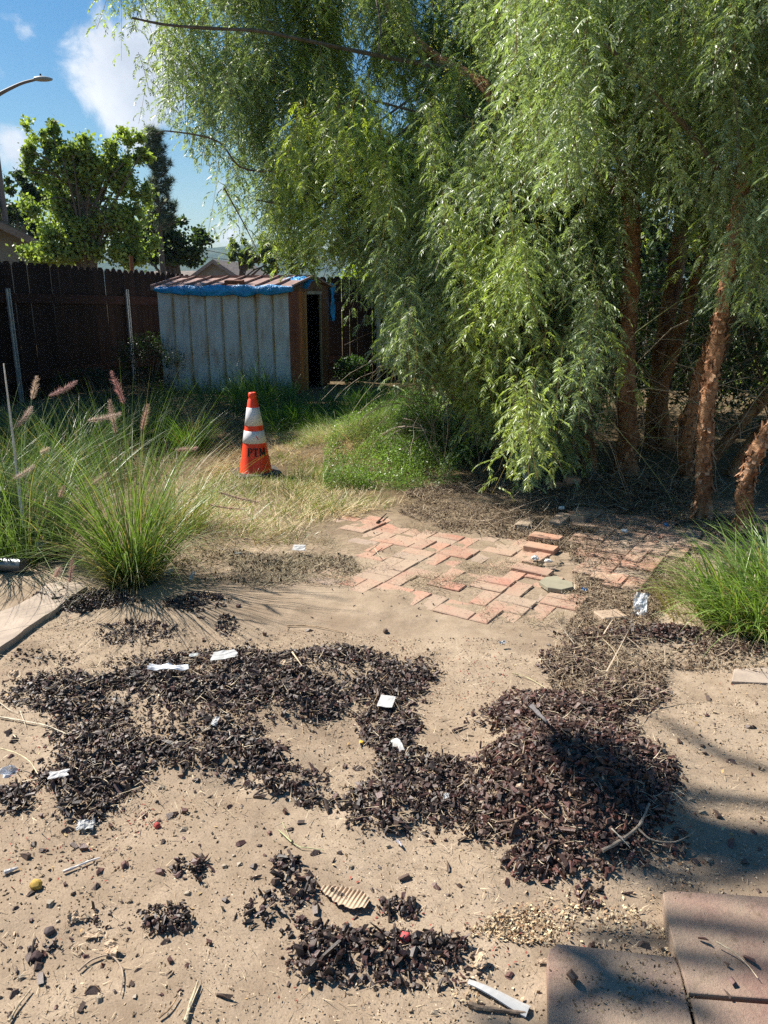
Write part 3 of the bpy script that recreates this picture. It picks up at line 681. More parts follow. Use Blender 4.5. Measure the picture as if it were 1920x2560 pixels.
def cloth(nm, mat, c, ex, ey, nrm, nx, ny, amp, sc, seed, parent=None, drape=0.0, ragged=.0, th=.002):
    c, ex, ey, nrm = map(lambda q: np.asarray(q, float), (c, ex, ey, nrm))
    mb = MB(); S_, T_ = np.meshgrid(np.linspace(-.5, .5, nx + 1), np.linspace(-.5, .5, ny + 1), indexing='ij')
    d_ = (fbm((S_ + 3) * sc, (T_ + 5) * sc, seed, 3) - .5) * 2 * amp - drape * (S_ ** 2 + T_ ** 2)
    k = 1 + ragged * (vn(np.arctan2(T_, S_) * 1.2 + 9, S_ * 0, seed + 5) - .6) * 1.0
    P = c + (S_ * k)[..., None] * ex + (T_ * k)[..., None] * ey + d_[..., None] * nrm
    i_ = np.arange(nx)[:, None] * (ny + 1); j_ = np.arange(ny)[None, :]
    F = np.stack([i_ + j_, i_ + j_ + 1, i_ + ny + 2 + j_, i_ + ny + 1 + j_], -1).reshape(-1, 4)
    mb.add(P, F); mb.add(P - nrm * th, F[:, ::-1])
    # rim
    N = (nx + 1) * (ny + 1); rim = [a * (ny + 1) for a in range(nx + 1)] + [nx * (ny + 1) + b for b in range(1, ny + 1)] + [a * (ny + 1) + ny for a in range(nx - 1, -1, -1)] + [b for b in range(ny - 1, 0, -1)]
    PP = np.vstack([P.reshape(-1, 3), (P - nrm * th).reshape(-1, 3)])
    mb.add(PP, [[rim[q], rim[(q + 1) % len(rim)], rim[(q + 1) % len(rim)] + N, rim[q] + N] for q in range(len(rim))])
    return mb.build(nm, M[mat], parent)
t2 = empty('tarp_scrap', SH(.05, .45, HR), 'crumpled blue tarp scrap heaped on the shed roof ridge end', 'tarp')
cloth('tarp_sheet', 'tarp', SH(.16, WS * .36, HR + .0), U3 * .5, V3 * .35 + Z3 * .1, Z3, 20, 14, .05, 5, 8, t2, .25, .3)
o = cloth('tarp_strip', 'tarp', SH(-.07, WS + .03, HW - .22), V3 * .22, Z3 * .62, -U3, 12, 20, .05, 4, 3, None, .0, .35); tag(o, 'torn blue tarp strip hanging from the far eave corner of the shed', 'tarp')
mb = MB(); q = SH(LS * .42, .02, HW + .035); up = (SH(0, WS / 2, HR) - SH(0, 0, HW)); up /= np.linalg.norm(up); nn = np.cross(up, U3); nn = nn if nn[2] > 0 else -nn
bbox(mb, q - U3 * .15, U3 * .30, up * .10, nn * .06, .004); tag(mb.build('wood_block', M['plank']), 'short brown timber block lying on the shed roof near its front edge', 'wood block')

# ------------------------------------------------------------------ traffic cone
cp = on(640, 1184); cp[2] += .0
cone = empty('traffic_cone', cp, 'orange traffic cone with two white bands and black stenciled letters standing in dry grass', 'traffic cone')
CH = .72
def rc(z): return .031 + (.142 - .031) * (1 - (z - .03) / (CH - .03))
mb = MB(); lathe(mb, cp, [(.15, .022), (rc(.05), .05), (rc(.30), .30), (rc(.46), .46), (rc(.655), .655), (rc(.66) - .005, .662), (rc(.67) - .008, .675), (rc(.68) - .002, .685), (rc(.70), CH - .008), (rc(.71) - .005, CH), (.012, CH), (.010, CH - .1)], 28)
mb.build('cone_body', M['orange'], cone, smooth=True)
for z0, z1 in ((.285, .392), (.437, .592)):
    mb = MB(); e = .0035; lathe(mb, cp, [(rc(z0), z0), (rc(z0) + e, z0 + .001), (rc((z0 + z1) / 2) + e, (z0 + z1) / 2), (rc(z1) + e, z1 - .001), (rc(z1), z1)], 36); mb.build('reflective_band', M['collar'], cone, smooth=True)
mb = MB(); rb = .19; s8 = []
for k in range(4):
    for da in (-.18, .18): s8.append((cp[0] + rb * 1.32 * cos(pi / 4 + k * pi / 2 + da + .35), cp[1] + rb * 1.32 * sin(pi / 4 + k * pi / 2 + da + .35)))
prism(mb, s8, cp[2] - .02, cp[2] + .028, .008); mb.build('cone_base', M['rubber'], cone)
# letters, wrapped on the cone
mb = MB(); AZ0 = atan2(-cp[1], -cp[0]) + .10
def letter_quad(p0, p1, w0, w1=None):
    """a stroke from p0 to p1 (s, z) as a curved strip"""
    p0 = np.array(p0); p1 = np.array(p1); w1 = w1 or w0; d_ = (p1 - p0) / np.linalg.norm(p1 - p0); nn_ = np.array([-d_[1], d_[0]]); n_ = 5; V = []
    for q in np.linspace(0, 1, n_):
        c_ = p0 * (1 - q) + p1 * q; w = w0 * (1 - q) + w1 * q
        for s in (-1, 1):
            e = c_ + nn_ * w * s / 2; r = rc(e[1]) + .0045; an = AZ0 + e[0] / rc(.21); V.append([cp[0] + cos(an) * r, cp[1] + sin(an) * r, cp[2] + e[1]])
    mb.add(V, [[2 * q, 2 * q + 1, 2 * q + 3, 2 * q + 2] for q in range(n_ - 1)], (1, 1, 1))
LZ, LH, TW = .178, .068, .014
def stroke(x, pts, w=TW):
    for a_, b_ in zip(pts[:-1], pts[1:]): letter_quad((x + a_[0], LZ + a_[1] * LH), (x + b_[0], LZ + b_[1] * LH), w)
x = -.078
stroke(x + .010, [(0, 0), (0, 1)]); stroke(x, [(-.002, .0), (.022, .0)], .006); stroke(x, [(-.002, 1.), (.014, 1.)], .006)
stroke(x, [(.021, 1), (.034, .95)], .010); stroke(x, [(.034, .97), (.041, .74), (.034, .50)], .012); stroke(x, [(.034, .5), (.021, .46)], .010)
x = -.026
stroke(x + .020, [(0, 0), (0, .86)]); stroke(x, [(.008, 0), (.032, 0)], .006); stroke(x, [(-.003, .96), (.043, .96)], .009); stroke(x, [(0, 1), (0, .76)], .007); stroke(x, [(.040, 1), (.040, .76)], .007)
x = .030
stroke(x + .004, [(0, 0), (0, 1)], .009); stroke(x, [(-.004, 0), (.012, 0)], .006); stroke(x, [(-.004, 1.), (.008, 1.)], .006)
stroke(x, [(.007, 1), (.024, .18)], .013); stroke(x, [(.027, .18), (.042, 1)], .008); stroke(x + .047, [(0, 0), (0, 1)], .014); stroke(x, [(.036, 0), (.057, 0)], .006); stroke(x, [(.04, 1.), (.057, 1.)], .006)
mb.build('stencil_lettering', M['black'], cone)
mb = MB(); M['redstain'] = solidmat('red_scuff', (.75, .1, .08), .5, .4, bumps=0)
for (s_0, z_0, w_) in ((.010, .352, .006), (.018, .342, .008), (.022, .333, .007), (.026, .326, .005)):
    letter_quad((s_0 - w_, z_0), (s_0 + w_, z_0 - .006), w_ * 1.2)
mb2 = mb; mb2.v = [v for v in mb2.v]; ob = mb2.build('red_scuff', M['redstain'], cone)

# ------------------------------------------------------------------ blades of grass
def blades(mb, B, H, Wd, az, lean, curl, segs, c0, c1, jit=.15, droop=0.0):
    """B base n x 3; H length; az azimuth of lean; lean start tilt; curl added bend (rad)"""
    n = len(B); t = np.linspace(0, 1, segs + 1)
    ang = lean[:, None] + curl[:, None] * t[None, :] ** 1.3           # from vertical
    st = (H / segs)[:, None]
    hx_ = np.concatenate([np.zeros((n, 1)), np.cumsum(np.sin(ang[:, :-1]) * st, 1)], 1); hz_ = np.concatenate([np.zeros((n, 1)), np.cumsum(np.cos(ang[:, :-1]) * st, 1)], 1)
    dx, dy = np.cos(az), np.sin(az)
    C = B[:, None, :] + np.stack([hx_ * dx[:, None], hx_ * dy[:, None], hz_], -1)
    tw = RNG.uniform(0, 2 * pi, n); sx, sy = np.cos(tw), np.sin(tw)
    w = (Wd[:, None] * (1 - t[None, :] ** 1.6) + 1e-4) / 2
    Lf = C + np.stack([sx[:, None] * w, sy[:, None] * w, 0 * w], -1); Rt = C - np.stack([sx[:, None] * w, sy[:, None] * w, 0 * w], -1)
    V = np.stack([Lf, Rt], 2).reshape(-1, 3)
    i_ = np.arange(n)[:, None] * (segs + 1) * 2; j_ = np.arange(segs)[None, :] * 2
    F = np.stack([i_ + j_, i_ + j_ + 1, i_ + j_ + 3, i_ + j_ + 2], -1).reshape(-1, 4)
    c0 = np.asarray(c0, float); c1 = np.asarray(c1, float)
    if c0.ndim == 1: c0 = np.tile(c0, (n, 1))
    if c1.ndim == 1: c1 = np.tile(c1, (n, 1))
    k = RNG.uniform(1 - jit, 1 + jit, (n, 1, 1)); tm = ((t[:-1] + t[1:]) / 2)[None, :, None]
    col = ((c0[:, None] * (1 - tm) + c1[:, None] * tm) * k).reshape(-1, 3)
    mb.add(V, F, col)
def ra(a, b, n): return RNG.uniform(a, b, n)
def clump(mb, c, n, r, h, w, lean, curl, c0, c1, segs=6, az=None, z=None, mixdry=.1, bias=None):
    a_ = ra(0, 2 * pi, n); rr_ = r * np.sqrt(ra(0, 1, n)); x = c[0] + np.cos(a_) * rr_; y = c[1] + np.sin(a_) * rr_
    B = np.stack([x, y, gz(x, y) - .01 if z is None else np.full(n, z)], -1)
    azz = a_ + RNG.normal(0, .5, n)
    if bias is not None: azz = np.where(ra(0, 1, n) < bias[1], bias[0] + RNG.normal(0, .6, n), azz)
    C0_ = np.tile(np.array(c0, float), (n, 1)); C1_ = np.tile(np.array(c1, float), (n, 1))
    d_ = ra(0, 1, n) < mixdry; C0_[d_] = (.30, .24, .12); C1_[d_] = (.42, .34, .18)
    blades(mb, B, ra(h[0], h[1], n), ra(w[0], w[1], n), azz, ra(lean[0], lean[1], n), ra(curl[0], curl[1], n), segs, C0_, C1_)

def spike(parent, tail, tip, rad=.014, col=(.55, .40, .36), base=None, seed=0):
    """fountain-grass flower: a fuzzy cylinder of fine bristles, on its own thin stalk"""
    tail = np.array(tail); tip = np.array(tip); ax = tip - tail; L = np.linalg.norm(ax); ax /= L
    mb = MB(); n = 420; rad *= 1.5; t = ra(0, 1, n) ; prof = np.sin(np.clip(t * .93 + .07, 0, 1) * pi) ** .5
    ref = np.array([0, 0, 1.0]) if abs(ax[2]) < .8 else np.array([1.0, 0, 0]); X_ = np.cross(ax, ref); X_ /= np.linalg.norm(X_); Y_ = np.cross(ax, X_)
    a_ = ra(0, 2 * pi, n); d_ = np.cos(a_)[:, None] * X_ + np.sin(a_)[:, None] * Y_
    bend = (t * (1 - t))[:, None] * np.array([0, 0, -1.0]) * L * .12
    P0 = tail + ax * (t * L)[:, None] + bend + d_ * rad * .12; Ln = (rad * prof * ra(.6, 1.35, n))[:, None]
    P1 = P0 + (d_ * .85 + ax * .75 + RNG.normal(0, .15, (n, 3))) * Ln
    sd_ = np.cross(P1 - P0, RNG.normal(0, 1, (n, 3))); sd_ /= np.linalg.norm(sd_, axis=1)[:, None]; wd_ = .0007
    V = np.stack([P0 - sd_ * wd_, P0 + sd_ * wd_, P1], 1).reshape(-1, 3); F = np.arange(n * 3).reshape(-1, 3)
    cc = np.tile(np.array(col), (n, 1)) * ra(.7, 1.3, n)[:, None]; mb.add(V, F, cc)
    tube(mb, [tail, (tail + tip) / 2 - np.array([0, 0, L * .03]), tip], [rad * .14, rad * .12, .001], 5, 6, tuple(x * .6 for x in col))
    f = mb.build('flower_spike', M['spike'], parent)
    if base is not None:
        mb = MB(); base = np.array(base); mid = base * .45 + tail * .55 + np.array([0, 0, .12]); tube(mb, [base, mid, tail], [.0022, .0018, .0014], 4, 12, (.16, .2, .06)); mb.build('stalk', M['hair'], f)
    return f
GR0, GR1 = (.07, .12, .03), (.26, .38, .11)
# centre-left fountain grass
c1_ = on(335, 1452)
g1 = empty('fountain_grass', c1_, 'tall bright green fountain grass clump arching over the dirt left of the cone', 'ornamental grass')
mb = MB()
clump(mb, c1_, 520, .13, (.5, 1.15), (.004, .008), (.03, .75), (.5, 1.9), GR0, GR1, 9, mixdry=.2)
clump(mb, c1_, 380, .12, (.3, .6), (.003, .005), (.5, 1.1), (.8, 1.6), (.2, .2, .09), (.42, .38, .2), 7, mixdry=.5)
clump(mb, c1_, 120, .1, (.95, 1.3), (.003, .005), (.05, .5), (.2, .9), GR0, (.2, .3, .08), 9, mixdry=.1)
mb.build('blade_tuft', M['grass'], g1)
# clump behind it
c1b = on(440, 1330); g1b = empty('fountain_grass', c1b, 'smaller yellowing fountain grass clump directly left of the cone base', 'ornamental grass')
mb = MB(); clump(mb, c1b, 380, .2, (.3, .6), (.003, .006), (.1, .7), (.5, 1.5), (.10, .13, .03), (.28, .33, .09), 8, mixdry=.3); mb.build('blade_tuft', M['grass'], g1b)
cl_ = on(60, 1395); g2 = empty('fountain_grass', cl_, 'wide fountain grass clump with pink spikes at the left picture edge', 'ornamental grass')
mb = MB(); clump(mb, cl_, 620, .28, (.5, 1.15), (.004, .008), (.03, .7), (.5, 1.8), (.05, .09, .03), (.22, .32, .10), 9, mixdry=.07); 
clump(mb, cl_ + np.array([-.5, .3, 0]), 300, .3, (.5, 1.15), (.004, .008), (.03, .7), (.5, 1.8), (.05, .09, .03), (.22, .32, .10), 9, mixdry=.07); mb.build('blade_tuft', M['grass'], g2)
for (tx, ty, hx2, hy2, own, Yd, cr_) in [(268, 872, 240, 800, g1, 4.15, (.50, .30, .29)), (190, 909, 262, 892, g1, 3.95, (.62, .53, .46)), (250, 935, 236, 862, g1, 4.2, (.5, .40, .33)), (306, 930, 320, 872, g1, 4.3, (.5, .36, .30)),
                                        (378, 972, 428, 967, g1b, 4.6, (.55, .38, .36)), (69, 862, 80, 812, g2, 4.5, (.62, .52, .42)), (106, 855, 167, 822, g2, 4.6, (.55, .38, .37)), (36, 922, 69, 878, g2, 4.3, (.56, .47, .42)), (29, 1034, 76, 1005, g2, 4.1, (.6, .52, .45)),
                                        (88, 978, 106, 968, g2, 4.7, (.6, .55, .42)), (150, 1258, 156, 1206, g1, 3.55, (.42, .30, .27)), (118, 1245, 130, 1225, g2, 3.7, (.6, .48, .42)), (128, 1075, 138, 1050, g1, 3.9, (.45, .35, .3)),
                                        (470, 1062, 560, 1085, g1b, 4.5, (.5, .36, .33)), (450, 1090, 530, 1100, g1b, 4.6, (.45, .3, .28)), (235, 1020, 200, 1045, g1, 4.0, (.5, .45, .33))]:
    tl_ = AD(tx, ty, Yd); tp_ = AD(hx2, hy2, Yd - .05)
    base = np.array(own.location); spike(own, tl_, tp_, .016 if cr_[0] > .45 else .012, cr_, base)
# grasses behind, along the fence; shade put into their darker blade colours
for (px, py, n, lab) in [(-20, 1290, 500, 'dark shade-toned fountain grass clump at the left edge behind the spiked clump'), (170, 1180, 480, 'dark green grass clump with fence shade in its colour behind the tall bright clump'), (60, 1120, 450, 'low dark grass clump below the nearest steel fence post'), (330, 1110, 350, 'mid green grass clump between the fence shade and the cone'), (480, 1130, 320, 'fresh green bladed tuft just behind and left of the cone')]:
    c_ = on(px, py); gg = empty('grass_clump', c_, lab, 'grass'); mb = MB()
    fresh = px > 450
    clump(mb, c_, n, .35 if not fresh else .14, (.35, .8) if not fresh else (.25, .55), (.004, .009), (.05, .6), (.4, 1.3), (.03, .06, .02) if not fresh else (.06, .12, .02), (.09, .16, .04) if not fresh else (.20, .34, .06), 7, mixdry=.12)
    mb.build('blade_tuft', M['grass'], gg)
# right clump of wide blades
cr1 = on(1890, 1560); g3 = empty('lush_grass', cr1, 'thick lush green grass tussock arching left from the right picture edge', 'grass')
mb = MB(); clump(mb, cr1, 800, .26, (.25, .56), (.007, .013), (.1, .9), (.5, 1.9), (.08, .13, .03), (.30, .44, .11), 8, mixdry=.12, bias=(pi * 1.02, .35))
clump(mb, cr1 + np.array([.35, .2, 0]), 700, .3, (.3, .6), (.007, .013), (.1, .9), (.5, 1.6), (.08, .13, .03), (.28, .42, .10), 8, mixdry=.12); 
clump(mb, cr1 + np.array([-.1, .1, 0]), 500, .3, (.2, .35), (.003, .006), (.3, 1.1), (.5, 1.2), (.25, .22, .1), (.45, .4, .2), 5, mixdry=.7)
mb.build('blade_tuft', M['grass'], g3)

# grass stuff: shed foot, lush sward, groundcover, straw
def scatter(n, poly_d, dens=None):
    """random ground points inside an outline (1659 px view), even per ground area"""
    P = np.array([GD(x, y)[:2] for x, y in poly_d]); lo = P.min(0); hi = P.max(0); out = []; tot = 0
    while tot < n:
        x = RNG.uniform(lo[0], hi[0], n); y = RNG.uniform(lo[1], hi[1], n); ok = inpoly(x, y, P)
        if dens is not None: ok &= ra(0, 1, n) < dens(x, y)
        out.append(np.stack([x[ok], y[ok]], -1)); tot += ok.sum()
    return np.vstack(out)[:n]
def field(mb, pts, h, w, lean, curl, c0, c1, segs=5, hn=1.0, az=None):
    n = len(pts); x, y = pts[:, 0], pts[:, 1]; B = np.stack([x, y, gz(x, y) - .01], -1)
    k = .35 + 1.3 * vn(x * 3.1, y * 3.1, 91) * (.5 + vn(x * 9, y * 9, 92)); tn = (.65 + .7 * vn(x * 2.3, y * 2.3, 93))[:, None]; c0 = np.asarray(c0) * tn; c1 = np.asarray(c1) * tn
    azz = 2 * pi * fbm(x * .9, y * .9, 95, 2) * 2 + RNG.normal(0, 1.5 if h[1] < .3 else .8, n) if az is None else az + RNG.normal(0, .8, n)
    blades(mb, B, ra(h[0], h[1], n) * k, ra(w[0], w[1], n), azz, ra(lean[0], lean[1], n), ra(curl[0], curl[1], n), segs, c0, c1, .3)
mb = MB()
field(mb, scatter(3200, [(340, 830), (520, 850), (640, 868), (760, 868), (860, 860), (900, 880), (860, 905), (700, 905), (560, 905), (420, 900), (330, 880)]), (.10, .42), (.005, .010), (.05, .8), (.4, 1.8), (.035, .07, .02), (.09, .18, .04), 6)
field(mb, scatter(2600, [(730, 850), (900, 840), (1000, 880), (960, 930), (800, 900)]), (.08, .3), (.005, .010), (.05, .8), (.4, 1.6), (.035, .07, .02), (.10, .20, .04), 6)
field(mb, scatter(6500, [(560, 905), (700, 880), (860, 875), (880, 905), (800, 935), (700, 940), (590, 945)]), (.12, .34), (.004, .008), (.3, 1.1), (.5, 1.4), (.06, .12, .02), (.17, .31, .05), 6, az=-2.2)
field(mb, scatter(1200, [(505, 850), (640, 855), (640, 900), (505, 905)]), (.25, .6), (.006, .012), (.05, .6), (.3, 1.7), (.05, .10, .02), (.14, .27, .05), 7)
tag(mb.build('green_grass', M['grass']), 'long green grass growing round the shed foot and behind the cone', 'grass', kind='stuff')
mb = MB()  # dimmer greens than the open grass: fence shade put into the colour
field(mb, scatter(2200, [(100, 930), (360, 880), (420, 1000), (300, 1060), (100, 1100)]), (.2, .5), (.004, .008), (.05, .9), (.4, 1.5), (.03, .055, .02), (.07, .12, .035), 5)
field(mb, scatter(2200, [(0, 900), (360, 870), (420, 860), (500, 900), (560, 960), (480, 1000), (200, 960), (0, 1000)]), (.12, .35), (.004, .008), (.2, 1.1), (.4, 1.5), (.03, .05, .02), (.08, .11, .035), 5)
tag(mb.build('shade_toned_grass', M['grass']), 'weeds and grass along the left fence, its shade put into their dim green', 'grass', kind='stuff')
STR0, STR1 = (.55, .43, .25), (.76, .62, .38)
mb = MB(); dn = lambda x, y: np.clip(fbm(x * 2.2, y * 2.2, 44, 3) * 2.2 - .5, .1, 1)
field(mb, scatter(19000, [(380, 1060), (470, 1000), (560, 960), (700, 930), (820, 960), (860, 1040), (860, 1090), (760, 1120), (690, 1130), (690, 1180), (600, 1215), (420, 1200), (380, 1120)], dn), (.05, .18), (.003, .0055), (.9, 1.6), (-.4, .6), STR0, STR1, 4)
field(mb, scatter(9000, [(60, 960), (300, 880), (480, 880), (560, 960), (440, 1060), (100, 1100)]), (.1, .3), (.0025, .005), (.8, 1.5), (-.2, .6), (.30, .22, .12), (.45, .34, .19), 4)
field(mb, scatter(5000, [(380, 1140), (700, 1140), (740, 1200), (640, 1250), (480, 1235), (380, 1260)], dn), (.04, .16), (.0025, .005), (1.1, 1.6), (-.2, .3), (.25, .2, .11), (.45, .37, .22), 3)
tag(mb.build('straw', M['straw']), 'matted pale straw and dead grass round the cone', 'straw', kind='stuff')
mb = MB()
field(mb, scatter(3200, [(420, 1060), (500, 1010), (620, 990), (700, 1020), (820, 1060), (860, 1095), (700, 1120), (680, 1160), (600, 1200), (440, 1180)], dn), (.05, .2), (.003, .006), (.2, 1.1), (.4, 1.4), (.12, .15, .03), (.26, .33, .08), 5)
field(mb, scatter(5000, [(560, 940), (700, 925), (830, 920), (880, 960), (820, 985), (640, 985)], dn), (.08, .28), (.003, .006), (.6, 1.3), (.4, 1.2), (.12, .17, .04), (.30, .38, .13), 5)
tag(mb.build('yellow_grass', M['grass']), 'short yellow green grass mixed into the straw', 'grass', kind='stuff')

# small leaved groundcover on the mound
def leaflets(mb, P, size, col, jit=.3, up=.4, asp=.45):
    n = len(P); d_ = RNG.normal(0, 1, (n, 3)); d_ /= np.linalg.norm(d_, axis=1)[:, None]
    nn = RNG.normal(0, 1, (n, 3)); nn[:, 2] += up * 2; s_ = np.cross(d_, nn); s_ /= np.linalg.norm(s_, axis=1)[:, None] + 1e-9
    L_ = (ra(size[0], size[1], n))[:, None]; w = L_ * asp * .5
    V = np.stack([P, P + d_ * L_ * .5 + s_ * w, P + d_ * L_, P + d_ * L_ * .5 - s_ * w], 1).reshape(-1, 3)
    c_ = np.asarray(col, float); c_ = np.tile(c_, (n, 1)) if c_.ndim == 1 else c_
    mb.add(V, np.arange(n * 4).reshape(-1, 4), c_ * ra(1 - jit, 1 + jit, n)[:, None])
mb = MB()
q = scatter(70000, [(700, 1000), (780, 930), (830, 900), (930, 895), (1010, 930), (1080, 985), (1030, 1010), (980, 1035), (1000, 1045), (860, 1062), (760, 1055), (700, 1060)], lambda x, y: np.clip(fbm(x * 3.5, y * 3.5, 47, 4) * 5 - 2.0, .03, 1))
hh_ = ra(0, 1, len(q)) ** 1.5 * (.03 + .34 * fbm(q[:, 0] * 3, q[:, 1] * 3, 48, 2)); P = np.stack([q[:, 0], q[:, 1], gz(q[:, 0], q[:, 1]) + hh_], -1)
bl = fbm(q[:, 0] * 2, q[:, 1] * 2, 49, 2)[:, None]; cc = np.array([.09, .16, .045]) * (1 - bl) + np.array([.28, .42, .09]) * bl
leaflets(mb, P, (.010, .028), cc, .4, .5, .42)
q = scatter(6500, [(760, 930), (930, 895), (1010, 930), (1030, 1010), (860, 1062), (760, 1040)])
field(mb, q, (.08, .34), (.002, .0045), (.1, 1.3), (.3, 1.2), (.10, .15, .04), (.3, .38, .14), 4)
tag(mb.build('groundcover', M['grass']), 'fine leaved bright green groundcover over the low mound right of the cone', 'groundcover', kind='stuff')
print('veg verts', mb.n)

# ------------------------------------------------------------------ mulch, litter, chips
def chips(mb, x, y, z, size, col, flat=.45, tilt=.6, elong=1.0):
    n = len(x); base = np.array([[-1, -1, -1], [1, -1, -1], [1, 1, -1], [-1, 1, -1], [-1, -1, 1], [1, -1, 1], [1, 1, 1], [-1, 1, 1]], float) * .5
    V = np.tile(base, (n, 1, 1)) + RNG.uniform(-.26, .26, (n, 8, 3))
    top_ = ra(.15, .9, (n * 2)).reshape(n, 1, 2); V[:, 4:, :2] = V[:, 4:, :2] * top_ + RNG.uniform(-.15, .15, (n, 1, 2))
    el_ = np.where(ra(0, 1, n) < .22, 1.9, 1.0); V[:, :, 1] *= np.where(el_ > 1, .55, 1)[:, None]
    s_ = np.stack([size * elong * el_ * ra(.7, 1.5, n), size * ra(.45, .85, n), size * ra(.6, 1.4, n) * flat], -1)
    V *= s_[:, None, :]
    a_ = ra(0, 2 * pi, n); tx = RNG.normal(0, tilt, n); ty = RNG.normal(0, tilt, n)
    def rot(V, ax, an):
        c_, s__ = np.cos(an)[:, None], np.sin(an)[:, None]; o = V.copy(); i1, i2 = [(1, 2), (2, 0), (0, 1)][ax]
        o[..., i1] = V[..., i1] * c_ - V[..., i2] * s__; o[..., i2] = V[..., i1] * s__ + V[..., i2] * c_; return o
    V = rot(rot(rot(V, 0, tx), 1, ty), 2, a_)
    V += np.stack([x, y, z], -1)[:, None, :]
    F = (np.arange(n)[:, None, None] * 8 + BOXF[None]).reshape(-1, 4)
    mb.add(V.reshape(-1, 3), F, np.repeat(col, 6, 0))
def chipcol(n):
    c_ = np.tile(np.array([.044, .028, .021]), (n, 1)) * ra(.55, 2.2, n)[:, None]; r_ = ra(0, 1, n)
    c_[r_ < .22] = np.array([.085, .04, .032]) * ra(.7, 1.4, (r_ < .22).sum())[:, None]
    c_[r_ > .985] = np.array([.3, .24, .17]) * ra(.7, 1.4, (r_ > .985).sum())[:, None]
    return c_
N = 500000
x = ra(-2.6, 2.4, N); y = ra(1.0, 5.2, N); dn_ = mulch_density(x, y); ok = ra(0, 1, N) < dn_ * .62
x, y, dn_ = x[ok], y[ok], dn_[ok]; n = len(x)
z = gz(x, y) + ra(-.004, .016, n) * np.clip(dn_ * 1.4, .3, 1.2) + .004
sz = (.006 + .0175 * ra(0, 1, n) ** 2.4) * (.85 + .25 * dn_)
mb = MB(); cc_ = chipcol(n); red_ = np.clip((x - .15) / .25, 0, 1)[:, None]; cc_ = cc_ * .9 * (1 + red_ * np.array([.34, .16, .10])); chips(mb, x, y, z, sz, cc_); print('chips', n)
N = 150000; x = ra(-2.6, 2.4, N); y = ra(1.0, 5.2, N); dn2 = mulch_density(x, y) ** .6; dn2 = np.maximum(dn2, .012 * (vn(x * 3, y * 3, 88) > .5)); ok = ra(0, 1, N) < dn2 * .6; x, y = x[ok], y[ok]; n = len(x)
chips(mb, x, y, gz(x, y) + ra(0, .008, n), ra(.003, .009, n), chipcol(n) * 1.3, .6, .5, 1.3); print('crumbs', n)
mul = mb.build('bark_mulch', M['chip']); tag(mul, 'heaps and drifts of dark brown bark mulch over tan dirt', 'mulch', kind='stuff')
# the separate chips that lie alone on bare dirt: each its own object
cnt = 0; chip_protos = []
for k in range(10):
    mb = MB(); chips(mb, np.zeros(1), np.zeros(1), np.zeros(1), np.array([.03]), chipcol(1) * 1.1, .5, .35)
    me_o = mb.build('bark_chip', M['chip']); chip_protos.append(me_o.data); bpy.data.objects.remove(me_o)
tries = 0; placed = []
while cnt < 200 and tries < 6000:
    tries += 1
    px = random.uniform(20, 1900); py = 1500 + random.random() ** .8 * 1040
    if px > 1350 and py > 2200: 
        if random.random() < .8: continue
    p_ = on(px, py)
    if mulch_density(np.array([p_[0]]), np.array([p_[1]]))[0] > .02: continue
    if vn(np.array([p_[0] * 2.2]), np.array([p_[1] * 2.2]), 78)[0] < random.uniform(.15, .75): continue
    if any((p_[0] - a_) ** 2 + (p_[1] - b_) ** 2 < .0012 for a_, b_ in placed): continue
    placed.append((p_[0], p_[1]))
    o = bpy.data.objects.new('bark_chip', random.choice(chip_protos)); scene.collection.objects.link(o)
    s_ = random.choice([.3, .35, .4, .5, .55, .65, .8]); o.scale = (s_, s_, s_); inp = px > 1370 and py > 2240
    o.location = (p_[0], p_[1], p_[2] + .006 * s_ + (.055 if inp else 0)); o.rotation_euler = (random.uniform(-.2, .2), random.uniform(-.2, .2), random.uniform(0, 6.28))
    tag(o, 'single dark brown bark chip lying alone on bare ground between the mulch heaps', 'bark chip', 'loose bark chips scattered on the bare dirt'); cnt += 1

# litter: short curled dry leaf bits, twigs, seeds
def litter_bits(mb, pts, L, w, col, lift=(0, .015), zoff=0):
    n = len(pts); x, y = pts[:, 0], pts[:, 1]; B = np.stack([x, y, gz(x, y) + ra(lift[0], lift[1], n) + .003 + zoff], -1)
    c_ = np.tile(np.array(col[0]), (n, 1)); t = ra(0, 1, n)[:, None]; c_ = c_ * (1 - t) + np.array(col[1]) * t
    blades(mb, B, ra(L[0], L[1], n), ra(w[0], w[1], n), ra(0, 2 * pi, n), ra(1.1, 1.7, n), RNG.normal(0, .7, n), 3, c_, c_ * 1.1, .3)
def frag(mb, pts, size, c_a, c_b, zoff=.002):
    n = len(pts); t = ra(0, 1, n)[:, None]; c_ = np.array(c_a) * (1 - t) + np.array(c_b) * t
    P = np.stack([pts[:, 0], pts[:, 1], gz(pts[:, 0], pts[:, 1]) + zoff + ra(0, .006, n)], -1); leaflets(mb, P, size, c_, .3, 1.6, .5)
mb = MB()
LA = [(1000, 1040), (1150, 1020), (1290, 1040), (1420, 1050), (1560, 1110), (1620, 1170), (1500, 1240), (1430, 1320), (1400, 1400), (1659, 1390), (1659, 1460), (1440, 1440), (1420, 1540), (1350, 1560), (1180, 1480), (1190, 1400), (1240, 1330), (1240, 1270), (1230, 1200), (1130, 1165), (960, 1150), (860, 1110), (880, 1060)]
dl = lambda x, y: np.clip(fbm(x * 3.1, y * 3.1, 53, 3) * 3.2 - .95, .08, 1)
litter_bits(mb, scatter(30000, LA, dl), (.015, .05), (.0018, .0045), ((.10, .062, .04), (.42, .32, .21)), (0, .03))
litter_bits(mb, scatter(9000, LA), (.02, .07), (.002, .004), ((.05, .035, .025), (.45, .37, .24)), (0, .035))
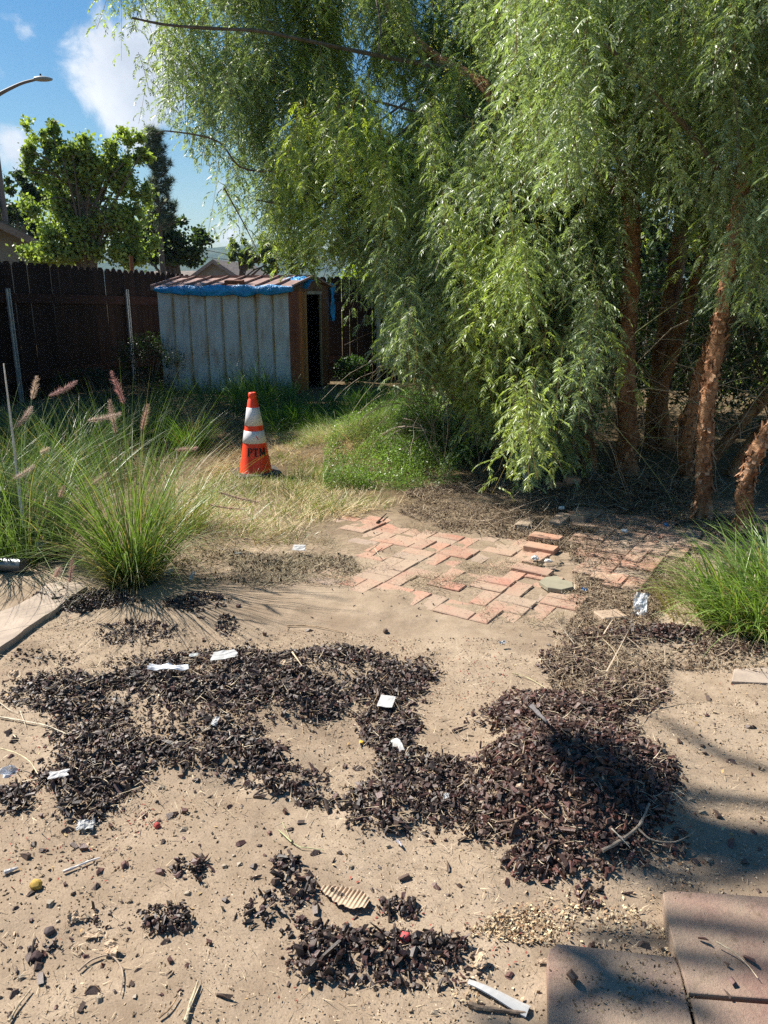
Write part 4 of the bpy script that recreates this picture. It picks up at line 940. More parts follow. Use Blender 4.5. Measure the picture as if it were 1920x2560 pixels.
frag(mb, scatter(42000, LA, dl), (.008, .026), (.03, .019, .014), (.14, .09, .055))
litter_bits(mb, scatter(900, LA), (.08, .30), (.003, .006), ((.16, .11, .075), (.52, .42, .30)), (.01, .04))
litter_bits(mb, scatter(420, [(900, 1030), (1659, 1040), (1659, 1150), (1100, 1130)]), (.10, .40), (.003, .007), ((.16, .11, .075), (.55, .46, .34)), (.01, .06))
# band left of the patio
litter_bits(mb, scatter(5000, [(480, 1190), (560, 1200), (660, 1195), (760, 1205), (780, 1240), (600, 1280), (430, 1270)], dl), (.02, .06), (.002, .004), ((.12, .09, .06), (.42, .35, .23)))
frag(mb, scatter(3500, [(300, 1180), (560, 1200), (760, 1205), (780, 1240), (600, 1270), (400, 1270)], dl), (.01, .03), (.06, .04, .03), (.2, .15, .09))
# over the patio, sparse
litter_bits(mb, scatter(2600, PAT[0]), (.01, .04), (.0015, .003), ((.15, .11, .07), (.5, .42, .28)), (.012, .02))
litter_bits(mb, scatter(3200, PAT[0], lambda x, y: np.clip(fbm(x * 4, y * 4, 59, 2) * 6 - 3.4, 0, 1)), (.015, .045), (.002, .004), ((.10, .07, .04), (.4, .32, .2)), (.012, .03))
# whole foreground, thin
FGR = [(0, 1330), (1659, 1420), (1659, 2212), (0, 2212)]
litter_bits(mb, scatter(2600, [(0, 1420), (300, 1380), (900, 1400), (1500, 1480), (1480, 1900), (1100, 1900), (700, 1780), (0, 1800)]), (.015, .06), (.0015, .003), ((.25, .17, .1), (.62, .52, .36)), (.01, .035))
litter_bits(mb, scatter(6500, FGR, lambda x, y: np.clip(fbm(x * 3, y * 3, 63, 3) * 3 - 1.0, .05, 1)), (.006, .035), (.0008, .0022), ((.22, .14, .08), (.55, .45, .3)), (0, .004))
frag(mb, scatter(12000, FGR, lambda x, y: np.clip(fbm(x * 2.5, y * 2.5, 65, 3) * 4 - 1.7, .05, 1)), (.002, .008), (.20, .12, .07), (.55, .46, .34))
frag(mb, scatter(900, FGR, lambda x, y: np.clip(fbm(x * 2.5, y * 2.5, 67, 3) * 6 - 3.4, .01, 1)), (.005, .013), (.28, .05, .035), (.20, .06, .04))
frag(mb, scatter(260, FGR), (.008, .02), (.40, .22, .08), (.5, .40, .22))
frag(mb, scatter(1800, [(1180, 1880), (1500, 1860), (1480, 2080), (1180, 2040), (1020, 2020), (1180, 2200), (1000, 2200), (900, 2100)], lambda x, y: np.clip(fbm(x * 5, y * 5, 68, 3) * 5 - 2.3, .02, 1)), (.004, .016), (.26, .14, .07), (.6, .5, .32))
frag(mb, scatter(900, [(1190, 2060), (1480, 2080), (1500, 2212), (1190, 2212)], lambda x, y: np.clip(fbm(x * 6, y * 6, 103, 3) * 5 - 2.3, .02, 1)), (.003, .012), (.08, .05, .03), (.34, .26, .16), .034)
frag(mb, scatter(350, [(1440, 1930), (1659, 1940), (1659, 2150), (1490, 2150)]), (.002, .008), (.08, .05, .03), (.3, .22, .14), .04)
tag(mb.build('leaf_litter', M['litter']), 'dry leaf and twig litter strewn over dirt and bricks', 'leaf litter', kind='stuff')
# pebbles and grit
mb = MB(); q = scatter(9000, FGR, lambda x, y: np.clip(fbm(x * 2, y * 2, 69, 3) * 2 - .4, .1, 1)); n = len(q)
cg = np.tile(np.array([.40, .30, .20]), (n, 1)) * ra(.5, 1.25, n)[:, None]
chips(mb, q[:, 0], q[:, 1], gz(q[:, 0], q[:, 1]) + .001, ra(.0025, .0075, n) * ra(.6, 1.2, n), cg, .8)
tag(mb.build('soil_grit', M['litter']), 'fine grit and soil crumbs on the bare dirt', 'grit', kind='stuff')
print('ground cover done')

# ------------------------------------------------------------------ sticks and rubbish, each its own
def stick(pts, r_, col, label, name='twig', cat='twig', lift=.008, mat='stick', extra=None):
    r = r_ * .7; P = [on(x, y, lift + (l[0] if l else 0)) for x, y, *l in pts]; mb = MB()
    R = np.linspace(r, r * .45, len(P)); tube(mb, P, R, 7, max(8, 6 * len(P)), col, rough=.25, seed=len(pts))
    if extra:
        for e in extra: Q_ = [on(x, y, lift + (l[0] if l else 0)) for x, y, *l in e]; tube(mb, Q_, np.linspace(r * .5, r * .2, len(Q_)), 5, 14, col)
    o = mb.build(name, M[mat]); tag(o, label, cat); return o
def z6(x, y): return (1200 + x * .434, 1900 + y * .434)
def z4(x, y): return (x * .3857, 1900 + y * .3857)
def z5(x, y): return (600 + x * .3857, 1900 + y * .3857)
def z1(x, y): return (x * .3858, 1240 + y * .3858)
def z2(x, y): return (640 + x * .3858, 1240 + y * .3858)
def z3(x, y): return (1280 + x * .3858, 1240 + y * .3858)
stick([z6(700, 575), z6(790, 525), z6(900, 440), z6(940, 370), z6(970, 300)], .009, (.30, .24, .18), 'forked grey brown branch lying on the right side of the big mulch heap', 'fallen_branch', 'branch', .03, extra=[[z6(900, 440), z6(980, 510), z6(1100, 525), z6(1180, 495), z6(1235, 450)]])
stick([z6(95, 410), z6(200, 390), z6(300, 335), z6(380, 255)], .006, (.16, .10, .07), 'dark curved twig on the left flank of the big mulch heap', lift=.03)
stick([z2(200, 850), z2(300, 848), z2(400, 856), z2(480, 872), z2(580, 895)], .005, (.40, .28, .17), 'long straight tan twig lying on bare dirt below the brick patio', extra=[[z2(210, 850), z2(200, 880), z2(260, 885), z2(380, 868)]])
stick([z4(60, 1711), z4(120, 1610), z4(205, 1500)], .005, (.45, .36, .24), 'tan straw stalk in the lower left picture corner')
stick([z4(1205, 1711), z4(1235, 1600), z4(1285, 1450)], .007, (.50, .42, .28), 'pale frayed stalk at the bottom edge left of the middle', extra=[[z4(1225, 1650), z4(1265, 1550), z4(1300, 1470)]])
stick([z4(510, 1385), z4(600, 1310), z4(720, 1285), z4(790, 1370), z4(795, 1470), z4(780, 1540)], .004, (.33, .25, .18), 'bent grey twig curling over dirt in the lower left')
stick([z4(1030, 1690), z4(1100, 1630), z4(1160, 1540)], .004, (.36, .24, .14), 'crooked brown twig near the bottom edge left of the middle')
stick([z1(0, 1445), z1(150, 1470), z1(300, 1500), z1(425, 1550)], .0055, (.62, .54, .40), 'cream coloured stalk lying by the left mulch drift', extra=[[z1(130, 1400), z1(150, 1450), z1(170, 1510)], [z1(0, 1350), z1(60, 1395), z1(130, 1420)]])
stick([z5(250, 470), z5(370, 570), z5(450, 585), z5(545, 600)], .003, (.42, .42, .22), 'thin greenish straw on bare dirt in the middle foreground', extra=[[z5(275, 420), z5(300, 470), z5(318, 515)]])
stick([z2(1275, 1535), z2(1320, 1515), z2(1365, 1500)], .008, (.10, .06, .05), 'short dark broken twig left of the big mulch heap')
stick([z3(0, 1160), z3(80, 1180), z3(160, 1220), z3(240, 1270)], .003, (.50, .45, .25), 'thin yellow straw curving over bare dirt beside the mulch')
stick([z3(125, 1460), z3(165, 1510), z3(220, 1570)], .014, (.13, .12, .12), 'charred black stick end poking out of the big mulch heap', lift=.06)
stick([z6(1340, 1165), z6(1440, 1225), z6(1520, 1300), z6(1580, 1380)], .0025, (.55, .45, .3), 'thin curved straw lying on the uppermost pink paver', lift=.062)
stick([z5(1480, 1600), z5(1560, 1625), z5(1659, 1635), (1320, 2540)], .010, (.22, .16, .11), 'dark weathered stick at the bottom edge below the white plastic strip')
stick([z6(750, 480), z6(800, 530), z6(855, 590)], .003, (.6, .53, .4), 'pale short straw crossing the forked branch', lift=.05)
stick([z3(580, 960), z3(640, 1020), z3(675, 1080), z3(680, 1145)], .0035, (.40, .32, .2), 'arched dry stem on litter above the big mulch heap', lift=.03)
stick([z2(790, 1290), z2(780, 1350), z2(740, 1410), z2(670, 1450)], .003, (.3, .22, .14), 'curved thin brown twig on the middle mulch drift', lift=.03)
stick([z2(230, 1030), z2(265, 1080), z2(300, 1130)], .006, (.52, .42, .28), 'short cream twig standing against the top of the middle mulch drift', lift=.02)
stick([z4(0, 20), z4(120, 55), z4(205, 110), z4(260, 195)], .003, (.68, .58, .35), 'yellow straw lying across the plastic bag at the left edge', lift=.06)
stick([(1448, 1612 ), (1540, 1605), (1640, 1612)], .003, (.42, .32, .2), 'thin straight straw on litter right of the patio', lift=.03)
stick([z2(785, 190), z2(815, 160), z2(845, 130)], .012, (.10, .07, .055), 'short charred stick standing out at the back edge of the patio', lift=.02)
stick([z2(735, 385), z2(780, 350), z2(800, 335)], .006, (.55, .45, .3), 'small curled husk on the upper left of the brick patio', lift=.03, name='dry_husk', cat='husk', extra=[[z2(770, 370), z2(795, 410), z2(835, 440)]])
# flat and crumpled things
def scrap(px, py, sx, sy, rot, mat, label, cat, name, amp=.01, lift=.012, tilt=0, ragged=.2, seed=1, dr=0.0, n=10):
    sx *= .85; sy *= .85; p_ = on(px, py, lift); R = np.array(Matrix.Rotation(rot, 3, 'Z') @ Matrix.Rotation(tilt, 3, 'X'))
    o = cloth(name, mat, p_, R[:, 0] * sx, R[:, 1] * sy, R[:, 2], n, n, amp, 4, seed, None, dr, ragged, .0015); tag(o, label, cat); return o
scrap(1598, 1535, .075, .13, -.35, 'film', 'crumpled clear plastic cup on the mulch left of the lush grass', 'plastic', 'plastic_wrap', .02, .05, .9, .1, 3)
cu = on(1600, 1545, .03); mb = MB()
for k in range(2): 
    R = np.array(Matrix.Rotation(-.3, 3, 'Z') @ Matrix.Rotation(.95, 3, 'X'))
scrap(1602, 1532, .07, .12, -.35, 'paper', 'white crumpled packet standing on mulch beside the lush grass', 'paper', 'paper_packet', .015, .055, 1.0, .08, 4)
scrap(28, 1935, .17, .12, .3, 'film', 'clear crumpled plastic bag at the left picture edge on the mulch', 'plastic bag', 'plastic_bag', .04, .03, .1, .25, 6, .3, 18)
scrap(420, 1695, .20, .05, -.1, 'film', 'strip of clear plastic film on top of the left mulch drift', 'plastic', 'plastic_film_strip', .015, .05, .1, .3, 7)
scrap(103, 1398, .075, .15, .1, 'paper', 'white crumpled paper by the grass at the far end of the slab', 'paper', 'crumpled_paper', .025, .06, 1.0, .2, 8, 0, 14)
scrap(748, 1386, .09, .06, -.05, 'paper', 'white square of folded paper on straw left of the patio', 'paper', 'folded_paper', .004, .045, .45, .0, 9)
scrap(562, 1668, .12, .07, .25, 'paper', 'white torn card on the centre of the mulch drift', 'card', 'torn_card', .004, .06, .2, .3, 10)
scrap(966, 1776, .07, .08, -.25, 'paper', 'small pale square tile on the right end of the mulch drift', 'card', 'card_square', .003, .04, .15, .05, 11)
scrap(1000, 1880, .035, .13, .45, 'paper', 'curled white shell shaped scrap on the narrow mulch arm', 'scrap', 'curled_scrap', .008, .04, .1, .4, 12, .1)
scrap(150, 1957, .07, .035, .3, 'paper', 'white plastic spoon tip beside the clear bag', 'plastic', 'plastic_sliver', .004, .035, .2, .4, 13)
scrap(215, 2072, .055, .04, .1, 'paper', 'pale blue crumpled tissue below the left mulch drift', 'tissue', 'crumpled_tissue', .012, .015, .3, .3, 14)
scrap(1115, 2016, .022, .022, .1, 'paper', 'tiny white crumpled tissue on the mulch left of the big heap', 'tissue', 'tissue_ball', .008, .04, .3, .3, 15)
scrap(485, 1658, .045, .03, .1, 'lampgray', 'small grey plastic piece left of the white torn card', 'plastic', 'plastic_piece', .003, .04, .1, .2, 16)
scrap(422, 1437, .05, .07, -.3, 'paper', 'crumpled silver wrapper right of the tall grass base', 'wrapper', 'foil_wrapper', .025, .025, .6, .35, 17)
scrap(480, 1452, .03, .06, -.3, 'paper', 'small curled white leaf like scrap beyond the silver wrapper', 'scrap', 'curled_leaf', .01, .03, .9, .4, 18)
scrap(455, 1490, .06, .02, -.6, 'card', 'folded pale strip of card below the silver wrapper', 'card', 'card_strip', .003, .015, .3, .2, 19)
scrap(410, 1407, .06, .02, 0, 'lampgray', 'grey flat wrapper beside the tall grass stems', 'wrapper', 'flat_wrapper', .004, .02, .3, .3, 20)
scrap(595, 1390, .05, .02, 0, 'lampgray', 'silvery crushed foil on litter behind the patio corner', 'wrapper', 'crushed_foil', .008, .02, .3, .3, 21)
scrap(540, 1832, .03, .045, -.4, 'paper', 'white folded paper bit with red edge on the left mulch', 'paper', 'paper_bit', .008, .05, .4, .4, 22)
scrap(715, 1690, .06, .035, .1, 'card', 'orange and yellow dry leaf on top of the middle mulch drift', 'leaf', 'dry_leaf', .01, .06, .3, .35, 23)
scrap(40, 1700, .05, .06, .6, 'card', 'tan dry leaf with cream underside at the far left mulch', 'leaf', 'dry_leaf', .012, .03, .5, .35, 24)
scrap(280, 2385, .05, .035, -.4, 'straw_leaf' if 'straw_leaf' in M else 'card', 'curled tan dry leaf above the bent grey twig', 'leaf', 'dry_leaf', .01, .02, .5, .4, 25)
scrap(230, 2345, .04, .02, 0, 'card', 'flat tan dry leaf left of the foreground mulch patch', 'leaf', 'dry_leaf', .004, .01, .1, .4, 26)
scrap(185, 2302, .035, .03, .5, 'card', 'folded orange brown leaf beside red berries at the lower left', 'leaf', 'dry_leaf', .01, .015, .5, .4, 27)
scrap(1200, 2415, .035, .05, -.6, 'card', 'orange curled leaf beside the white plastic strip', 'leaf', 'dry_leaf', .01, .02, .4, .4, 28)
scrap(1355, 2420 - 10, .03, .015, 0, 'card', 'small tan leaf at the left edge of the chamfered paver', 'leaf', 'dry_leaf', .004, .01, .2, .4, 29)
scrap(1255, 1620, .04, .02, .4, 'paper', 'small white husk on mulch at the top of the big heap', 'husk', 'pale_husk', .006, .03, .3, .3, 30)
# white plastic strip lower right of middle
mb = MB(); a_ = G(1172, 2442, .02); b_ = G(1322, 2512, .02); d_ = (b_ - a_); L_ = np.linalg.norm(d_); d_ /= L_; s_ = np.array([-d_[1], d_[0], 0]); V = []
for t in np.linspace(0, 1, 9):
    w = .006 + .010 * t; c_ = a_ + d_ * L_ * t; c_[2] = float(gz(c_[0], c_[1])) + .012 + .004 * sin(t * 5)
    V += [c_ - s_ * w, c_ + s_ * .001 + Z3 * .006, c_ + s_ * w]
mb.add(V, [[3 * k + j_, 3 * k + j_ + 1, 3 * k + j_ + 4, 3 * k + j_ + 3] for k in range(8) for j_ in (0, 1)])
V = [v - Z3 * .003 for v in V]; mb.add(V, [[3 * k + 3 + j_, 3 * k + j_ + 4, 3 * k + j_ + 1, 3 * k + j_] for k in range(8) for j_ in (0, 1)])
tag(mb.build('plastic_strip', M['paper']), 'long white folded plastic strip lying left of the chamfered paver', 'plastic strip')
# white bone-like stick, tube stub, yellow lump, red berry
M['bone'] = solidmat('white_stick', (.60, .56, .54), .6, .3, var=.1)
stick([z4(410, 740), z4(500, 705), z4(580, 670), z4(650, 648)], .006, (.62, .58, .55), 'white bone-like stick below the left mulch drift', 'bone_stick', 'stick')
stick([z4(30, 745), z4(75, 728), z4(118, 712)], .010, (.62, .58, .54), 'short white cylindrical stub at the left edge', 'white_stub', 'stub', lift=.008)
stick([z5(1020, 545), z5(1035, 560), z5(1048, 580)], .008, (.40, .37, .38), 'small grey cylinder standing alone on dirt in the middle foreground', 'grey_stub', 'stub', lift=.012)
def blob(px, py, r, col, label, name, cat, sq=.8, seed=3, rough=.25, dz=0, mat=None):
    p_ = on(px, py, r * sq * .7 + dz); mb = MB(); n = 12; V = []
    for i_ in range(n + 1):
        for j_ in range(n * 2):
            th_ = pi * i_ / n; ph = pi * j_ / n; d_ = np.array([sin(th_) * cos(ph), sin(th_) * sin(ph), cos(th_)])
            k = 1 + rough * 2 * (float(fbm(np.array([d_[0] * 1.7 + 5]), np.array([d_[1] * 1.7 + d_[2] * 1.3 + 3]), seed, 3)[0]) - .5); V.append(p_ + d_ * r * k * np.array([1, 1, sq]))
    m2 = n * 2; F = [[i_ * m2 + j_, i_ * m2 + (j_ + 1) % m2, (i_ + 1) * m2 + (j_ + 1) % m2, (i_ + 1) * m2 + j_] for i_ in range(n) for j_ in range(m2)]
    mb.add(V, F, col); o = mb.build(name, M[mat or 'stick'], smooth=True); tag(o, label, cat); return o
blob(*z4(238, 828), .016, (.42, .27, .06), 'mustard yellow lump alone on dirt at the lower left', 'yellow_lump', 'lump', .9, 4)
blob(*z5(1072, 1175), .014, (.55, .09, .09), 'pinkish red lump on the foreground mulch patch', 'red_lump', 'lump', 1.1, 5)
blob(*z2(684, 1608), .009, (.75, .45, .06), 'tiny yellow fruit on the mulch above the curled white scrap', 'yellow_fruit', 'fruit', .9, 6)
blob(*z4(1020, 435), .010, (.35, .06, .05), 'dark red berry on bare dirt below the mulch drift', 'red_berry', 'berry', .9, 7)
blob(*z2(840, 885), .013, (.13, .09, .07), 'round dark pebble like chip on pale dirt beneath the patio', 'dark_pebble', 'pebble', .9, 8)
blob(*z4(320, 1120), .013, (.10, .075, .07), 'rounded dark bark knob near the lower left corner', 'round_bark_lump', 'bark', .7, 9)
blob(*z4(240, 1290), .014, (.05, .03, .03), 'black ragged bark lump in the lower left corner', 'bark_lump', 'bark', .7, 10, .45)
blob(1142, 1090, .17, (.3, .32, .27), 'pale grey rounded boulder behind the groundcover mound', 'boulder', 'rock', 1.2, 11, .25, 0, 'rock')
blob(1200, 1110, .20, (.3, .32, .27), 'grey boulder in shadow between the two pale ones', 'boulder', 'rock', 1.0, 12, .25, 0, 'rock')
blob(1345, 1125, .19, (.3, .32, .27), 'pale grey boulder behind the drooping foliage nearest the first trunk', 'boulder', 'rock', 1.2, 13, .25, 0, 'rock')
# corrugated cardboard piece with printed digits
p_ = on(862, 2252, .012); cb = empty('cardboard_piece', p_, 'torn corrugated cardboard piece with faded printed digits in the foreground', 'cardboard')
ang = -.42; ex = np.array([cos(ang), sin(ang), 0]) * .135; ey = np.array([-sin(ang), cos(ang), 0]) * .062
mb = MB(); nx = 60; ny = 8; S_, T_ = np.meshgrid(np.linspace(-.5, .5, nx + 1), np.linspace(-.5, .5, ny + 1), indexing='ij')
taper = 1 - .75 * np.clip((-S_ - .1) / .4, 0, 1) - .5 * np.clip((S_ - .3) / .2, 0, 1)
def cpt(s_, t_): 
    return p_ + np.multiply.outer(s_, ex) + np.multiply.outer(t_, ey) + np.multiply.outer(.0022 * np.sin(s_ * 75) * (.35 + 1.2 * (t_ + .5)) + .006 * np.abs(s_) + .004, Z3)
tt = T_ * (taper + .25 * (vn(S_ * 14 + 9, T_ * 0, 33) - .5)); P = cpt(S_, tt)
i_ = np.arange(nx)[:, None] * (ny + 1); j_ = np.arange(ny)[None, :]; F = np.stack([i_ + j_, i_ + ny + 1 + j_, i_ + ny + 2 + j_, i_ + j_ + 1], -1).reshape(-1, 4)
mb.add(P, F); mb.add(P - Z3 * .002, F[:, ::-1]); mb.build('corrugated_sheet', M['card'], cb)
SEG = {'0': 'abcdef', '8': 'abcdefg', '3': 'abcdg', '2': 'abged', '1': 'bc', 'O': 'abcdef'}
SP = {'a': ((0, 1), (1, 1)), 'b': ((1, 1), (1, .5)), 'c': ((1, .5), (1, 0)), 'd': ((0, 0), (1, 0)), 'e': ((0, .5), (0, 0)), 'f': ((0, 1), (0, .5)), 'g': ((0, .5), (1, .5))}
mb = MB(); hgt = .011; wdt = .0062
for k, ch in enumerate('008321'):
    for sname in SEG[ch]:
        (x0, y0), (x1, y1) = SP[sname]; a_ = np.array([(k * .0098 + x0 * wdt), y0 * hgt]); b_ = np.array([(k * .0098 + x1 * wdt), y1 * hgt]); d_ = (b_ - a_) / np.linalg.norm(b_ - a_); nn_ = np.array([-d_[1], d_[0]]) * .0008
        V = []
        for q_ in (a_ - nn_, b_ - nn_, b_ + nn_, a_ + nn_):
            s1 = -.32 + (q_[0] * .95 + 0) / .135; t1 = -.02 + q_[1] / .062 - k * .03; V.append(cpt(np.array(s1), np.array(t1)) + Z3 * .0012)
        mb.add(V, [[0, 1, 2, 3]])
mb.build('printed_digits', M['black'], cb)
# dark can / tube at the left edge
mb = MB(); a_ = on(-60, 1425, .045); b_ = on(62, 1432, .045); d_ = (b_ - a_) / np.linalg.norm(b_ - a_)
tube(mb, [a_, b_], [.04, .04], 20, 3, cap=False); tube(mb, [b_ - d_ * .004, a_], [.037, .037], 20, 3, cap=True)
M['canmetal'] = solidmat('can_metal', (.16, .17, .18), .35, .5, metal=.6, bumps=.05)
tag(mb.build('metal_can', M['canmetal'], smooth=True), 'dark grey open ended metal can lying left of the crumpled paper', 'can')
# small blue bits
M['blueplastic'] = solidmat('blue_plastic', (.03, .2, .42), .4, .5, bumps=0)
scrap(1588, 1387, .05, .015, 0, 'blueplastic', 'small blue plastic sliver on litter behind the patio right part', 'plastic', 'blue_sliver', .006, .02, .3, .3, 41)
scrap(1462, 1482, .035, .035, 0, 'blueplastic', 'dark blue plastic scrap right of the green flagstone', 'plastic', 'blue_scrap', .012, .02, .5, .4, 42)
scrap(1664, 1323, .035, .04, 0, 'blueplastic', 'blue bottle cap in litter near the second trunk', 'plastic', 'blue_plastic_bit', .008, .03, .8, .3, 43)
for k, (x_, y_, lb) in enumerate([(1336, 1415, 'fluffy white foam bit on bricks, left one of two'), (1368, 1422, 'fluffy white foam bit on bricks, right one of two'), (1402, 1286, 'fluffy white foam bit on the tipped bricks at the back'), (1560, 1345, 'white foam bit in litter right of the patio')]):
    blob(x_, y_, .022, (.72, .69, .64), lb, 'foam_bit', 'foam', .6, 20 + k, .5, .04, 'stick')
# weathered pale board stub standing at the foliage foot
mb = MB(); a_ = on(1318, 1212, 0); box(mb, a_, (.035, -.02, 0), (.02, .03, 0), (-.09, .05, .19), (.6, .58, .55)); tag(mb.build('broken_board', M['stick']), 'pale weathered board stub leaning up at the foot of the drooping foliage', 'board')
# upright pale stake at far left
mb = MB(); a_ = AD(28, 960, 4.4); b_ = AD(8, 785, 4.4); a_[2] -= .5
tube(mb, [a_, b_], [.012, .004], 4, 8, (.62, .58, .55)); tag(mb.build('pale_reed', M['stick']), 'pale dry reed standing up from the grass at the left edge', 'reed')
print('rubbish done')

# ------------------------------------------------------------------ pepper trees
def frond(L, pairs, ll, lw, bend):
    """one pinnate leaf hanging: list of quads (V n x 4 x 3), along +x drooping to -z; plus rachis"""
    Q = []
    t = np.linspace(.12, 1, pairs)
    ang = np.linspace(.15, .15 + bend, pairs); px_ = np.cumsum(np.cos(ang)) * L / pairs; pz_ = -np.cumsum(np.sin(ang)) * L / pairs
    for i_ in range(pairs):
        c_ = np.array([px_[i_], 0, pz_[i_]]); dx = np.array([cos(ang[i_]), 0, -sin(ang[i_])])
        k = (1 - .5 * abs(t[i_] - .45))
        for s in (-1, 1):
            d_ = dx * random.uniform(.5, .8) + np.array([0, s * .75, 0]) + np.array([random.gauss(0, .12), random.gauss(0, .12), -.25 + random.gauss(0, .12)]); d_ /= np.linalg.norm(d_)
            l_ = ll * k * random.uniform(.85, 1.1); wv_ = np.cross(d_, np.array([random.gauss(0, .8), random.gauss(0, .8), random.uniform(-.2, 1.0)])); wv_ /= np.linalg.norm(wv_); w = lw * random.uniform(.8, 1.2)
            Q.append([c_, c_ + d_ * l_ * .45 + wv_ * w / 2, c_ + d_ * l_ + np.array([0, 0, -.003]), c_ + d_ * l_ * .45 - wv_ * w / 2])
    pr = None
    for i_ in range(0, pairs - 2, 3):
        a_ = np.array([px_[i_], 0, pz_[i_]]); b_ = np.array([px_[i_ + 2], 0, pz_[i_ + 2]]); w = np.array([0, .0012, 0]); Q.append([a_ - w, a_ + w, b_ + w, b_ - w])
    return np.array(Q)
def strand(L, nfr, pairs, ll, lw, fl):
    out = []; kinds = []
    sway = random.uniform(-.12, .12); sway2 = random.uniform(-.12, .12)
    for i_ in range(nfr):
        t = (i_ + .3) / nfr; c_ = np.array([sway * t * t * L * 2, sway2 * t * t * L * 2, -t * L])
        F_ = frond(fl * random.uniform(.75, 1.15) * (1 - .35 * t), pairs, ll * (1 - .25 * t), lw, random.uniform(.6, 1.5))
        a_ = i_ * 2.4 + random.uniform(-.4, .4); R = np.array(Matrix.Rotation(a_, 3, 'Z')); out.append(F_ @ R.T + c_)
        kinds.append(np.full(len(F_), t))
    # stem
    for i_ in range(8):
        t0, t1 = i_ / 8, (i_ + 1) / 8; a_ = np.array([sway * t0 * t0 * L * 2, sway2 * t0 * t0 * L * 2, -t0 * L]); b_ = np.array([sway * t1 * t1 * L * 2, sway2 * t1 * t1 * L * 2, -t1 * L]); w = np.array([.0018, .0018, 0])
        out.append(np.array([[a_ - w, a_ + w, b_ + w, b_ - w]])); kinds.append(np.array([-1.0]))
    return np.concatenate(out), np.concatenate(kinds)
random.seed(11)
PR_F = [strand(random.uniform(.35, .65), 10, 8, .050, .0090, .185) for _ in range(8)]      # near
PR_M = [strand(random.uniform(.35, .75), 10, 7, .055, .0105, .20) for _ in range(8)]
PR_B = [strand(random.uniform(.7, 1.0), 10, 6, .055, .014, .17) for _ in range(5)]
CAN = [(250, -160), (238, 20), (240, 60), (262, 120), (300, 60), (350, 120), (352, 200), (318, 215), (300, 250), (340, 292), (420, 335), (455, 395), (418, 420), (450, 440), (500, 468), (508, 520), (560, 565), (640, 580), (715, 585), (790, 640), (830, 730), (870, 830), (920, 850), (970, 860), (1030, 930), (1080, 990), (1130, 1040), (1180, 1085), (1215, 1060), (1265, 1000), (1300, 880), (1330, 800), (1335, 600), (1400, 520), (1480, 520), (1505, 620), (1570, 740), (1640, 690), (1659, 850), (1900, 900), (1900, -160)]
CANS = [(x * D2S, y * D2S) for x, y in CAN]
def cdens(px, py):
    """how full the canopy is at a source pixel: thin at the left fringe, gaps near the right trunks"""
    x = px / D2S; y = py / D2S; d_ = np.ones_like(x)
    edge = np.clip((x - 240 - np.clip(y - 40, 0, 900) * .30) / 260, 0, 1)
    d_ *= .20 + .8 * edge ** 1.2
    n_ = fbm(x / 70, y / 110, 83, 4); d_ *= np.clip(n_ * 3.4 - .9, .14, 1) 
    for (cx, cy, rx, ry, k) in [(425, 410, 60, 80, .12), (700, 545, 80, 50, .45), (560, 500, 60, 40, .5), (870, 310, 50, 40, .5), (1010, 210, 40, 30, .5), (1355, 860, 55, 190, .06), (1400, 700, 120, 200, .22), (1480, 850, 60, 220, .12), (1545, 900, 60, 200, .08), (1360, 560, 60, 40, .5), (1060, 300, 40, 30, .6)]:
        q = ((x - cx) / rx) ** 2 + ((y - cy) / ry) ** 2; d_ *= 1 - (1 - k) * np.exp(-q)
    return d_
